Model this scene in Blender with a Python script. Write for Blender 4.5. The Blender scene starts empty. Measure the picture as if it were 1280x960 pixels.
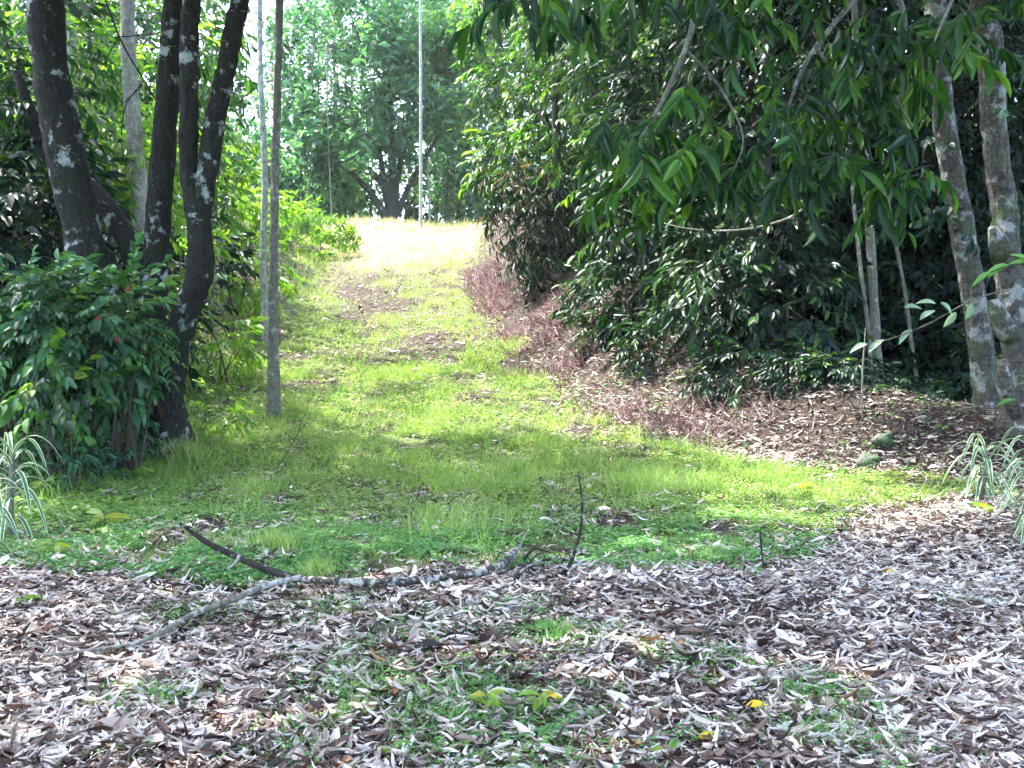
import bpy, math
import numpy as np
from mathutils import Vector
rng = np.random.default_rng(7)
PI = math.pi
sc = bpy.context.scene
COL = sc.collection

# ------------------------------------------------------------------ camera
F = 1350.0                                   # focal length in photo pixels (1280 wide)
EYE = np.array([0.0, 0.0, 1.5])
PITCH = math.atan(26 / F)                    # looking slightly down
FW = np.array([0, math.cos(PITCH), -math.sin(PITCH)])
UP = np.array([0, math.sin(PITCH), math.cos(PITCH)])
def at(px, py, d):
    """point seen at a photo pixel at depth d"""
    return EYE + d * (np.array([1.0, 0, 0]) * (px - 640) / F + UP * (480 - py) / F + FW)

cam = bpy.data.cameras.new('camera'); co = bpy.data.objects.new('camera', cam); COL.objects.link(co)
co.location = EYE; co.rotation_euler = (PI / 2 - PITCH, 0, 0)
cam.sensor_width = 36; cam.lens = 36 * F / 1280; cam.clip_end = 2000; cam.clip_start = 0.05
sc.camera = co

# ------------------------------------------------------------------ noise
def _hash(ix, iy, iz, s):
    n = (ix * 374761393 + iy * 668265263 + iz * 2147483647 + s * 144665) & 0xffffffff
    n = ((n ^ (n >> 13)) * 1274126177) & 0xffffffff
    n = ((n ^ (n >> 16)) * 2246822519) & 0xffffffff
    return ((n ^ (n >> 15)) & 0xffffff) / 0xffffff
def vnoise(p, s=0):
    p = np.asarray(p, float)
    i = np.floor(p).astype(np.int64); f = p - i; f = f * f * (3 - 2 * f)
    r = 0
    for a in (0, 1):
        for b in (0, 1):
            for c in (0, 1):
                w = (f[..., 0] if a else 1 - f[..., 0]) * (f[..., 1] if b else 1 - f[..., 1]) * (f[..., 2] if c else 1 - f[..., 2])
                r = r + w * _hash(i[..., 0] + a, i[..., 1] + b, i[..., 2] + c, s)
    return r
def fbm2(x, y, sc_, s=0, o=3):
    r = 0; a = .5; t = 0
    for k in range(o):
        r = r + a * vnoise(np.stack([x * sc_ * 2 ** k, y * sc_ * 2 ** k, np.full_like(x, 3.3 * k)], -1), s + k); t += a; a *= .5
    return r / t
def sstep(a, b, x):
    t = np.clip((x - a) / (b - a), 0, 1); return t * t * (3 - 2 * t)

# ------------------------------------------------------------------ terrain
_py = np.array([-60, 9, 12, 15, 20, 25, 30, 35, 40, 44, 46.5, 50, 56, 65, 80, 120, 200, 600.])
_pz = np.array([0, 0, .15, .5, 1.35, 2.4, 3.5, 4.8, 6.15, 7.15, 7.5, 7.6, 7.2, 6.6, 6, 5, 4, 4.])
_ty = np.linspace(-60, 600, 13201); _tz = np.interp(_ty, _py, _pz)
_k = np.hanning(41); _k /= _k.sum(); _tz = np.convolve(np.pad(_tz, 20, 'edge'), _k, 'valid')
ERY = [-60, 0, 9, 11.2, 12.3, 13.2, 14.3, 17, 20, 24, 29, 39, 50, 600]; ERX = [9, 8, 7, 6, 4.9, 3.4, 2.3, 1.3, .35, -.2, -.85, -1.35, -1.5, 3]
ELY = [-60, 0, 7, 10, 13, 15, 17, 25, 35, 41, 50, 600]; ELX = [-8, -6, -4.6, -4.2, -3.5, -4.3, -5, -4.9, -6, -6.8, -8, -8]
def edgeR(y): return np.interp(y, ERY, ERX)
def edgeL(y): return np.interp(y, ELY, ELX)
def H(x, y):
    x = np.asarray(x, float); y = np.asarray(y, float)
    z = np.interp(y, _ty, _tz)
    t = x - edgeR(y)
    amp = np.interp(y, [5, 10, 13, 20, 40], [0.0, .35, .6, 1.5, 1.3])
    z = z + amp * sstep(-.1, 2.2, t) + .03 * np.clip(t - 1, 0, 14)
    z = z - sstep(1.8, 4.4, t) * np.clip(z - .3 - .06 * np.clip(y - 15, 0, 20), 0, 9) * .92 * (1 - sstep(22, 32, y))
    t = edgeL(y) - x
    amp = np.interp(y, [5, 10, 14, 25, 40], [0.1, .12, .3, .7, .6])
    z = z + amp * sstep(-.2, 2.5, t) + .04 * np.clip(t - 1, 0, 20)
    z = z + (fbm2(x, y, .6, 11) - .5) * .22 + (fbm2(x, y, 3., 21, 2) - .5) * .05
    z = z + (fbm2(x, y, .35, 15) - .5) * .5 * sstep(36, 42, y)
    z = z + .25 * np.exp(-(((x + 4.3) / 1.0) ** 2 + ((y - 13.6) / 1.0) ** 2))
    return z
def ground(px, py):
    """where the photo pixel meets the ground"""
    r = at(px, py, 1.0) - EYE
    d = np.linspace(2, 60, 5801)
    P = EYE[None] + d[:, None] * r[None]
    k = np.argmax(P[:, 2] < H(P[:, 0], P[:, 1]))
    if k == 0: k = len(d) - 1
    return P[k], d[k]

# ------------------------------------------------------------------ materials
def mat_new(name):
    m = bpy.data.materials.new(name); m.use_nodes = True
    nt = m.node_tree; nt.nodes.clear()
    out = nt.nodes.new('ShaderNodeOutputMaterial')
    return m, nt, out
def ramp(nt, fac, stops, interp='LINEAR'):
    r = nt.nodes.new('ShaderNodeValToRGB'); r.color_ramp.interpolation = interp
    e = r.color_ramp.elements
    while len(e) > 1: e.remove(e[-1])
    e[0].position = stops[0][0]; e[0].color = (*stops[0][1], 1)
    for p, c in stops[1:]:
        n = e.new(p); n.color = (*c, 1)
    nt.links.new(fac, r.inputs[0]); return r.outputs[0]
def mixc(nt, f, a, b, mode='MIX'):
    n = nt.nodes.new('ShaderNodeMix'); n.data_type = 'RGBA'; n.blend_type = mode
    for s, v in ((0, f), (6, a), (7, b)):
        if isinstance(v, (int, float)): n.inputs[s].default_value = v
        elif isinstance(v, tuple): n.inputs[s].default_value = (*v, 1)
        else: nt.links.new(v, n.inputs[s])
    return n.outputs[2]
def attr(nt, name):
    a = nt.nodes.new('ShaderNodeAttribute'); a.attribute_name = name; return a.outputs['Fac']
def noise(nt, scale, detail=4, rough=.55, vec=None, out='Fac'):
    n = nt.nodes.new('ShaderNodeTexNoise'); n.inputs['Scale'].default_value = scale
    n.inputs['Detail'].default_value = detail; n.inputs['Roughness'].default_value = rough
    if vec is not None: nt.links.new(vec, n.inputs['Vector'])
    return n.outputs[out]
def leaf_mat(name, stops, tone_stops=None, trans=.4, tcol=(1.5, 1.6, .5), rough=.45, spec=.5):
    m, nt, out = mat_new(name)
    c = ramp(nt, attr(nt, 'rnd'), stops)
    if tone_stops: c = mixc(nt, attr(nt, 'tone'), c, ramp(nt, attr(nt, 'rnd'), tone_stops))
    p = nt.nodes.new('ShaderNodeBsdfPrincipled'); nt.links.new(c, p.inputs['Base Color'])
    p.inputs['Roughness'].default_value = rough; p.inputs['Specular IOR Level'].default_value = spec
    if trans > 0:
        t = nt.nodes.new('ShaderNodeBsdfTranslucent'); nt.links.new(mixc(nt, 1.0, c, tcol, 'MULTIPLY'), t.inputs[0])
        mx = nt.nodes.new('ShaderNodeMixShader'); mx.inputs[0].default_value = trans
        nt.links.new(p.outputs[0], mx.inputs[1]); nt.links.new(t.outputs[0], mx.inputs[2]); nt.links.new(mx.outputs[0], out.inputs[0])
    else: nt.links.new(p.outputs[0], out.inputs[0])
    return m
def bark_mat(name, base, dark, patch, amount=.55, pscale=3., band=0., bumpd=.02, warp=1.):
    m, nt, out = mat_new(name)
    tc = nt.nodes.new('ShaderNodeTexCoord')
    mp = nt.nodes.new('ShaderNodeMapping'); mp.inputs['Scale'].default_value = (1, 1, .35); nt.links.new(tc.outputs['Object'], mp.inputs[0])
    fine = noise(nt, 28, 6, .65, mp.outputs[0]); c = ramp(nt, fine, [(.3, dark), (.7, base)])
    if band > 0:
        mb = nt.nodes.new('ShaderNodeMapping'); mb.inputs['Scale'].default_value = (1.2, 1.2, 9); nt.links.new(tc.outputs['Object'], mb.inputs[0])
        bn = noise(nt, 4, 3, .6, mb.outputs[0])
        c = mixc(nt, ramp(nt, bn, [(.5, (0, 0, 0)), (.62, (band,) * 3)]), c, dark)
    p1 = noise(nt, pscale, 5, .6, tc.outputs['Object'])
    big = noise(nt, pscale * .28, 2, .5, tc.outputs['Object'])
    def madd(a, k, b, kb):
        m1 = nt.nodes.new('ShaderNodeMath'); m1.operation = 'MULTIPLY'; nt.links.new(a, m1.inputs[0]); m1.inputs[1].default_value = k
        m2 = nt.nodes.new('ShaderNodeMath'); m2.operation = 'MULTIPLY_ADD'; nt.links.new(b, m2.inputs[0]); m2.inputs[1].default_value = kb; nt.links.new(m1.outputs[0], m2.inputs[2]); return m2.outputs[0]
    sel = madd(p1, .62, big, .38); tex = noise(nt, pscale * 9, 4, .7, tc.outputs['Object'])
    pc = mixc(nt, ramp(nt, tex, [(.35, (0, 0, 0)), (.6, (1, 1, 1))]), tuple(v * .55 for v in patch), patch)
    c = mixc(nt, ramp(nt, madd(sel, 1., tex, .12), [(amount + .02, (0, 0, 0)), (amount + .075, (1, 1, 1))]), c, pc)
    p2 = noise(nt, pscale * 4, 3, .6, tc.outputs['Object'])
    c = mixc(nt, ramp(nt, madd(p2, .7, big, .3), [(amount + .03, (0, 0, 0)), (amount + .1, (.7,) * 3)]), c, pc)
    moss = noise(nt, pscale * .6, 4, .6, tc.outputs['Object'])
    c = mixc(nt, ramp(nt, moss, [(.5, (0, 0, 0)), (.7, (.5,) * 3)]), c, tuple(a * b for a, b in zip(base, (.6, 1.1, .5))))
    p = nt.nodes.new('ShaderNodeBsdfPrincipled'); nt.links.new(c, p.inputs['Base Color']); p.inputs['Roughness'].default_value = .9; p.inputs['Specular IOR Level'].default_value = .12
    b = nt.nodes.new('ShaderNodeBump'); b.inputs['Strength'].default_value = 1.0; b.inputs['Distance'].default_value = bumpd * 1.5
    nt.links.new(fine, b.inputs['Height']); nt.links.new(b.outputs[0], p.inputs['Normal'])
    nt.links.new(p.outputs[0], out.inputs[0]); return m

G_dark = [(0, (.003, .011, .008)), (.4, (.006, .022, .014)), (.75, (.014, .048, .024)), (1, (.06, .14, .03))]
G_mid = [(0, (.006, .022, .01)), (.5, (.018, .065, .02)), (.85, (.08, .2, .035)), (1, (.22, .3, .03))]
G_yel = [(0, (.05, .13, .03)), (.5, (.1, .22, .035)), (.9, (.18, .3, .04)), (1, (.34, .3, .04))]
G_teal = [(0, (.02, .065, .034)), (.5, (.055, .16, .08)), (.85, (.12, .27, .12)), (1, (.24, .36, .12))]  # far leaves: sunlight and haze are put into this lighter colour
DRY = [(0, (.05, .03, .02)), (.5, (.12, .075, .05)), (1, (.25, .17, .11))]
M = {
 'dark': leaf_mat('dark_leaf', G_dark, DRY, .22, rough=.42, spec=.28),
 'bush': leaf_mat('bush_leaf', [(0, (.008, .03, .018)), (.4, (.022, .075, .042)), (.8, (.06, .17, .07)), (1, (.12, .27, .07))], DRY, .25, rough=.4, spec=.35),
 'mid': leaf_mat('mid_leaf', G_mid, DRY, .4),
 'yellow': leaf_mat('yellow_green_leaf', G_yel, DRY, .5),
 'teal': leaf_mat('light_tinted_far_leaf', G_teal, DRY, .45, (1.3, 1.5, .8)),
 'grass': leaf_mat('grass_blade', [(0, (.06, .14, .035)), (.5, (.2, .35, .085)), (.82, (.36, .48, .15)), (1, (.45, .42, .24))],
                   [(0, (.2, .17, .08)), (.5, (.42, .39, .26)), (1, (.58, .56, .44))], .45, (1.3, 1.4, .6), .6, .3),
 'herb': leaf_mat('herb_leaf', [(0, (.05, .16, .05)), (.5, (.09, .24, .06)), (1, (.16, .34, .08))],
                  [(0, (.09, .15, .03)), (.5, (.17, .26, .05)), (1, (.3, .37, .08))], .35, (1.2, 1.4, .6), .5, .4),
 'litter': leaf_mat('dry_leaf', [(0, (.014, .008, .006)), (.28, (.05, .026, .018)), (.46, (.14, .082, .06)), (.56, (.32, .25, .205)), (.8, (.56, .49, .43)), (.97, (.75, .68, .61)), (1, (.32, .16, .06))],  # leaf browns, with highlights and dark gaps also put into the ramp ends
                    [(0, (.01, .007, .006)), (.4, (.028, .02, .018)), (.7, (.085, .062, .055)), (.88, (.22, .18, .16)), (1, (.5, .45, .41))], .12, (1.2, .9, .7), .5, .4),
 'brush': leaf_mat('dry_brush', [(0, (.05, .025, .025)), (.5, (.17, .095, .105)), (.8, (.33, .25, .26)), (1, (.6, .52, .48))], None, .15, (1, .8, .7), .7, .2),
 'pale': leaf_mat('pale_leaf', [(0, (.12, .22, .12)), (1, (.26, .38, .26))], None, .3, (1, 1.2, .7), .4, .4),
 'overhang': leaf_mat('lance_leaf', [(0, (.006, .022, .012)), (.45, (.014, .05, .016)), (.75, (.045, .13, .022)), (1, (.14, .28, .03))], None, .35, (1.7, 1.9, .3), .38, .3),
 'yleaf': leaf_mat('yellow_leaf', [(0, (.7, .42, .02)), (1, (.75, .5, .03))], None, .3, (1, .9, .3), .5, .3),
 'red': leaf_mat('red_petal', [(0, (.2, .02, .02)), (1, (.3, .05, .04))], None, .2, (1, .6, .6)),
 'twig': leaf_mat('twig_bark', [(0, (.02, .016, .012)), (1, (.08, .065, .05))], None, 0, rough=.9),
}
def striped_mat():
    m, nt, out = mat_new('striped_leaf')
    c = ramp(nt, attr(nt, 'tone'), [(0, (.62, .68, .42)), (.2, (.55, .64, .4)), (.3, (.04, .13, .06)), (1, (.05, .16, .07))])
    p = nt.nodes.new('ShaderNodeBsdfPrincipled'); nt.links.new(c, p.inputs['Base Color']); p.inputs['Roughness'].default_value = .4
    t = nt.nodes.new('ShaderNodeBsdfTranslucent'); nt.links.new(c, t.inputs[0])
    mx = nt.nodes.new('ShaderNodeMixShader'); mx.inputs[0].default_value = .3
    nt.links.new(p.outputs[0], mx.inputs[1]); nt.links.new(t.outputs[0], mx.inputs[2]); nt.links.new(mx.outputs[0], out.inputs[0]); return m
M['striped'] = striped_mat()
M['bark_dark'] = bark_mat('lichen_bark', (.036, .035, .031), (.01, .01, .009), (.34, .4, .38), .6, 6.5)
M['bark_pale'] = bark_mat('pale_bark', (.55, .54, .5), (.16, .15, .13), (.6, .6, .56), .6, 5, .5)
M['bark_white'] = bark_mat('white_bark', (.5, .51, .48), (.14, .14, .13), (.62, .64, .62), .56, 9, .6)
M['bark_brown'] = bark_mat('grey_brown_bark', (.25, .24, .21), (.09, .085, .07), (.42, .42, .38), .58, 9, .35)
M['bark_patch'] = bark_mat('patchy_bark', (.13, .125, .11), (.03, .027, .022), (.33, .35, .34), .565, 4.8, .7)
M['bark_far'] = bark_mat('far_bark', (.1, .1, .09), (.03, .035, .03), (.3, .33, .3), .62, 3)
M['stone'] = bark_mat('mossy_stone', (.16, .16, .145), (.04, .045, .035), (.05, .1, .04), .5, 9)

def ground_mat():
    m, nt, out = mat_new('forest_soil')
    tc = nt.nodes.new('ShaderNodeTexCoord'); v = tc.outputs['Object']
    n1 = noise(nt, 9, 8, .7, v); n2 = noise(nt, 40, 4, .7, v)
    soil = ramp(nt, n2, [(.3, (.01, .0075, .006)), (.5, (.032, .024, .02)), (.7, (.1, .078, .065))])
    green = ramp(nt, n2, [(.3, (.02, .03, .01)), (.5, (.06, .08, .025)), (.7, (.15, .16, .06))])
    red = ramp(nt, n2, [(.3, (.12, .05, .028)), (.7, (.26, .12, .07))])
    straw = ramp(nt, n2, [(.35, (.12, .11, .05)), (.7, (.42, .38, .24))])
    def brk(a):
        mul = nt.nodes.new('ShaderNodeMath'); mul.operation = 'MULTIPLY_ADD'
        nt.links.new(n1, mul.inputs[0]); mul.inputs[1].default_value = 1.2; 
        add = nt.nodes.new('ShaderNodeMath'); add.operation = 'ADD'; nt.links.new(attr(nt, a), add.inputs[0]); add.inputs[1].default_value = -1.1
        nt.links.new(add.outputs[0], mul.inputs[2])
        return ramp(nt, mul.outputs[0], [(.0, (0, 0, 0)), (.25, (1, 1, 1))])
    c = mixc(nt, brk('green'), soil, green)
    c = mixc(nt, brk('straw'), c, straw)
    c = mixc(nt, brk('red'), c, red)
    p = nt.nodes.new('ShaderNodeBsdfPrincipled'); nt.links.new(c, p.inputs['Base Color']); p.inputs['Roughness'].default_value = .95
    p.inputs['Specular IOR Level'].default_value = .2
    b = nt.nodes.new('ShaderNodeBump'); b.inputs['Strength'].default_value = .8; b.inputs['Distance'].default_value = .03
    nt.links.new(n2, b.inputs['Height']); nt.links.new(b.outputs[0], p.inputs['Normal'])
    nt.links.new(p.outputs[0], out.inputs[0]); return m
M['ground'] = ground_mat()

# ------------------------------------------------------------------ mesh making
class MB:
    """collects vertices and faces of one mesh"""
    def __init__(s): s.v = []; s.l = []; s.t = []; s.rnd = []; s.tone = []; s.mi = []; s.n = 0
    def add(s, V, loops, totals, rnd=.5, tone=0., mi=0):
        V = np.asarray(V, float).reshape(-1, 3); n = len(V)
        s.v.append(V); s.l.append(np.asarray(loops, np.int64).ravel() + s.n); totals = np.asarray(totals, np.int64).ravel(); s.t.append(totals)
        s.rnd.append(np.broadcast_to(np.asarray(rnd, float), (n,))); s.tone.append(np.broadcast_to(np.asarray(tone, float), (n,)))
        s.mi.append(np.full(len(totals), mi)); s.n += n
    def build(s, name, mats, parent=None, origin=(0, 0, 0), smooth=True, extra=None):
        if not isinstance(mats, (list, tuple)): mats = [mats]
        me = bpy.data.meshes.new(name)
        V = np.concatenate(s.v) - np.asarray(origin)[None]; L = np.concatenate(s.l); T = np.concatenate(s.t)
        me.vertices.add(len(V)); me.vertices.foreach_set('co', V.astype(np.float32).ravel())
        me.loops.add(len(L)); me.loops.foreach_set('vertex_index', L.astype(np.int32))
        st = np.concatenate([[0], np.cumsum(T)[:-1]])
        me.polygons.add(len(T)); me.polygons.foreach_set('loop_start', st.astype(np.int32)); me.polygons.foreach_set('loop_total', T.astype(np.int32))
        me.polygons.foreach_set('material_index', np.concatenate(s.mi).astype(np.int32))
        if smooth: me.polygons.foreach_set('use_smooth', np.ones(len(T), bool))
        for nm, arr in (('rnd', s.rnd), ('tone', s.tone)):
            a = me.attributes.new(nm, 'FLOAT', 'POINT'); a.data.foreach_set('value', np.concatenate(arr).astype(np.float32))
        for nm, arr in (extra or {}).items():
            a = me.attributes.new(nm, 'FLOAT', 'POINT'); a.data.foreach_set('value', arr.astype(np.float32))
        me.update(calc_edges=True)
        for m in mats: me.materials.append(m)
        o = bpy.data.objects.new(name, me); COL.objects.link(o)
        if parent is not None: o.parent = parent
        else: o.location = origin
        return o
def tag(o, label=None, cat=None, group=None, kind=None):
    for k, v in (('label', label), ('category', cat), ('group', group), ('kind', kind)):
        if v: o[k] = v
    return o
def thing(name, loc, label, cat, group=None):
    e = bpy.data.objects.new(name, None); e.empty_display_size = .2; COL.objects.link(e); e.location = tuple(loc); return tag(e, label, cat, group)

# leaf templates: (u along, v across, w along the normal) and faces
def tmpl(secs, fold=.1, bend=.15, tipw=0):
    """leaf with a midrib: secs = [(u, halfwidth)]"""
    V = [(0, 0, 0)]; Fc = []
    for u, h in secs:
        w = -bend * u * u
        V += [(u, h, w + fold * h * 2), (u, 0, w), (u, -h, w + fold * h * 2)]
    V.append((1, 0, -bend)); n = len(secs); tip = len(V) - 1
    Fc += [(0, 2, 1), (0, 3, 2)]
    for i in range(n - 1):
        a = 1 + 3 * i
        Fc += [(a, a + 1, a + 4, a + 3), (a + 1, a + 2, a + 5, a + 4)]
    a = 1 + 3 * (n - 1)
    Fc += [(a, a + 1, tip), (a + 1, a + 2, tip)]
    return np.array(V, float), Fc
T_FAR = (np.array([(0, 0, 0), (.45, .5, .05), (1, 0, -.12), (.45, -.5, .05)], float), [(0, 2, 1), (0, 3, 2)])
T_MID = tmpl([(.25, .42), (.62, .4)], .15, .18)
T_NEAR = tmpl([(.12, .25), (.32, .47), (.55, .5), (.78, .33)], .14, .25)
T_LONG = tmpl([(.1, .25), (.3, .47), (.55, .5), (.8, .33)], .16, .1)
def tmpl_curl(phi, bend, taper=1.):
    g = np.random.default_rng(int(phi * 100 + bend * 1000 + 500)); j = g.uniform(.55, 1.25, 5)
    secs = [(.0, .14 * j[0]), (.22, .42 * j[1]), (.48, .5 * j[2]), (.74, .4 * j[3]), (1, .12 * j[4])]; tw = g.uniform(-.9, .9)
    V = []; Fc = []
    for u, h in secs:
        for v in (-1, -.33, .33, 1):
            th = v * phi; R = h / max(phi, .2)
            a_, b_ = R * math.sin(th) + .25 * tw * u * u + g.normal(0, .03), R * (1 - math.cos(th)) * .5; q_ = tw * (u - .5)
            V.append((u + g.normal(0, .03), a_ * math.cos(q_) - b_ * math.sin(q_), (a_ * math.sin(q_) + b_ * math.cos(q_)) * .6 + bend * (u - .5) ** 2))
    for i in range(4):
        for j in range(3):
            a = i * 4 + j; Fc.append((a, a + 1, a + 5, a + 4))
    return np.array(V, float), Fc
T_CURL = [tmpl_curl(.5, .3), tmpl_curl(.9, .8), tmpl_curl(1.5, .6), tmpl_curl(2.2, .3), tmpl_curl(1.2, -.6), tmpl_curl(2.7, .9), tmpl_curl(.7, -.3), tmpl_curl(1.8, 1.3), tmpl_curl(.4, .6), tmpl_curl(2.5, -.4)]
BL = (np.array([(0, .5, 0), (0, -.5, 0), (.55, -.38, -.08), (.55, .38, -.08), (1, 0, -.35)], float), [(0, 1, 2, 3), (3, 2, 4)])
BL1 = (np.array([(0, .5, 0), (0, -.5, 0), (1, 0, -.15)], float), [(0, 1, 2)])

def unit(a): return a / np.maximum(np.linalg.norm(a, axis=-1, keepdims=True), 1e-9)
def leaves(mb, P, D, N, L, W, T, rnd=None, tone=0., mi=0):
    """add one template leaf per row of P"""
    n = len(P)
    if n == 0: return
    V, Fc = T
    D = unit(D); S = unit(np.cross(N, D)); N = np.cross(D, S)
    L = np.broadcast_to(L, (n,)); W = np.broadcast_to(W, (n,))
    X = P[:, None] + L[:, None, None] * V[None, :, 0, None] * D[:, None] + W[:, None, None] * V[None, :, 1, None] * S[:, None] \
        + L[:, None, None] * V[None, :, 2, None] * N[:, None]
    k = len(V); fl = np.array([i for f in Fc for i in f]); ft = np.array([len(f) for f in Fc])
    loops = (fl[None] + (np.arange(n) * k)[:, None]).ravel(); tot = np.tile(ft, n)
    if rnd is None: rnd = rng.random(n)
    tone = np.broadcast_to(tone, (n,))
    mb.add(X.reshape(-1, 3), loops, tot, np.repeat(rnd, k), np.repeat(tone, k), mi)

def crom(P, R, step):
    P = np.asarray(P, float); R = np.asarray(R, float)
    if len(P) == 2:
        n = max(2, int(np.linalg.norm(P[1] - P[0]) / step) + 1); t = np.linspace(0, 1, n)[:, None]
        return P[0] * (1 - t) + P[1] * t, (R[0] * (1 - t) + R[1] * t)[:, 0]
    Q = np.vstack([2 * P[0] - P[1], P, 2 * P[-1] - P[-2]]); out = []; ro = []
    for i in range(1, len(Q) - 2):
        n = max(1, int(np.linalg.norm(Q[i + 1] - Q[i]) / step)); t = (np.arange(n) / n)[:, None]
        p0, p1, p2, p3 = Q[i - 1], Q[i], Q[i + 1], Q[i + 2]
        out.append(.5 * (2 * p1 + (p2 - p0) * t + (2 * p0 - 5 * p1 + 4 * p2 - p3) * t ** 2 + (3 * p1 - p0 - 3 * p2 + p3) * t ** 3))
        tt = t[:, 0]; tt = tt * tt * (3 - 2 * tt); ro.append(R[i - 1] * (1 - tt) + R[i] * tt)
    out.append(P[-1:]); ro.append(R[-1:])
    return np.vstack(out), np.concatenate(ro)
def tube(mb, P, R, sides=8, step=None, rough=.0, nscale=4., mi=0, rnd=.5, wob=0., tone=0.):
    P = np.asarray(P, float); R = np.asarray(R, float)
    if step is None: step = max(R.mean() * (.35 if sides > 20 else 1.2), .02)
    C, r = crom(P, R, step)
    if wob > 0:
        w = np.stack([vnoise(C * 1.3 + k * 17.3, 5 + k) - .5 for k in range(3)], -1) * wob
        w *= np.minimum(1, np.arange(len(C)) / 4)[:, None]; C = C + w
    n = len(C)
    T = unit(np.gradient(C, axis=0)) if n > 2 else unit(np.repeat((C[-1] - C[0])[None], n, 0))
    ref = np.array([0, 0, 1.]) if abs(T[0, 2]) < .8 else np.array([1., 0, 0])
    A = np.empty((n, 3)); a = unit(np.cross(T[0], ref))
    for i in range(n):
        a = a - T[i] * (a @ T[i]); a = a / max(np.linalg.norm(a), 1e-9); A[i] = a
    B = np.cross(T, A)
    th = np.linspace(0, 2 * PI, sides, endpoint=False)
    ring = A[:, None] * np.cos(th)[None, :, None] + B[:, None] * np.sin(th)[None, :, None]
    rr = r[:, None] * np.ones((1, sides))
    if rough > 0:
        q = C[:, None] + ring * r[:, None, None]
        rr = rr * (1 + rough * 2 * (vnoise(q * nscale, 3) - .5) + rough * (vnoise(q * nscale * 3.1, 4) - .5))
        if r.max() > .09: rr = rr + .022 * (vnoise(q * (26, 26, 5), 6) - .5) + .012 * (vnoise(q * (60, 60, 14), 7) - .5)
    V = (C[:, None] + ring * rr[:, :, None]).reshape(-1, 3)
    i = np.arange(n - 1)[:, None] * sides; j = np.arange(sides)[None]; j2 = (j + 1) % sides
    loops = np.stack([i + j, i + j2, i + sides + j2, i + sides + j], -1).reshape(-1, 4)
    l = list(loops.ravel()); t = [4] * len(loops)
    l += list(range(sides))[::-1] + [(n - 1) * sides + k for k in range(sides)]; t += [sides, sides]
    mb.add(V, l, t, rnd, tone, mi)

# ------------------------------------------------------------------ sprays of leaves
def spray(kind, seed):
    g = np.random.default_rng(seed); P = []; D = []; N = []; L = []
    if kind == 'broad':
        n = 9
        for i in range(n):
            t = .12 + .88 * i / (n - 1); s = 1 if i % 2 else -1
            a = .95 - .5 * t if i < n - 1 else 0
            P.append((t, 0, -.25 * t * t)); d = np.array([math.cos(a), s * math.sin(a), -.35 - .4 * g.random()]); D.append(d)
            N.append((g.normal(0, .35), g.normal(0, .35), 1)); L.append(.38 * (.7 + .5 * g.random()))
    elif kind == 'long':
        n = 10
        for i in range(n):
            t = .3 + .7 * i / (n - 1); s = 1 if i % 2 else -1
            P.append((t, 0, -.35 * t * t)); D.append((.7 * g.random() + .15, s * (.2 + .6 * g.random()), -.9))
            N.append((.9, s * .3 + g.normal(0, .5), .4)); L.append(.5 * (.7 + .5 * g.random()))
    elif kind == 'whorl':
        for k in range(8):
            a = k * 2.4; P.append((.75 + .05 * g.random() - .03 * k, 0, -.1)); D.append((.45, math.cos(a), math.sin(a) * .9 - .3))
            N.append((1, g.normal(0, .3), g.normal(0, .3) + .4)); L.append(.42 * (.7 + .5 * g.random()))
    elif kind == 'pinnate':
        n = 16
        for i in range(n):
            t = .1 + .9 * (i // 2) / (n // 2 - 1); s = 1 if i % 2 else -1
            P.append((t, 0, -.4 * t * t)); D.append((.35, s, -.35 * t - .2)); N.append((0.2, g.normal(0, .2), 1)); L.append(.26 * (1.1 - .4 * t))
    else:  # clump
        for k in range(11):
            P.append(g.normal(0, .22, 3) + (.4, 0, 0)); D.append(g.normal(0, 1, 3) + (.6, 0, -.5)); N.append(g.normal(0, .7, 3) + (0, 0, 1)); L.append(.36 * (.6 + .7 * g.random()))
    return np.array(P, float), unit(np.array(D, float)), unit(np.array(N, float)), np.array(L)
SPR = {k: [spray(k, 10 * j + 3) for j in range(4)] for k in ('broad', 'long', 'whorl', 'pinnate', 'clump')}
ASP = {'broad': .42, 'long': .2, 'whorl': .3, 'pinnate': .3, 'clump': .42}
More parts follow.
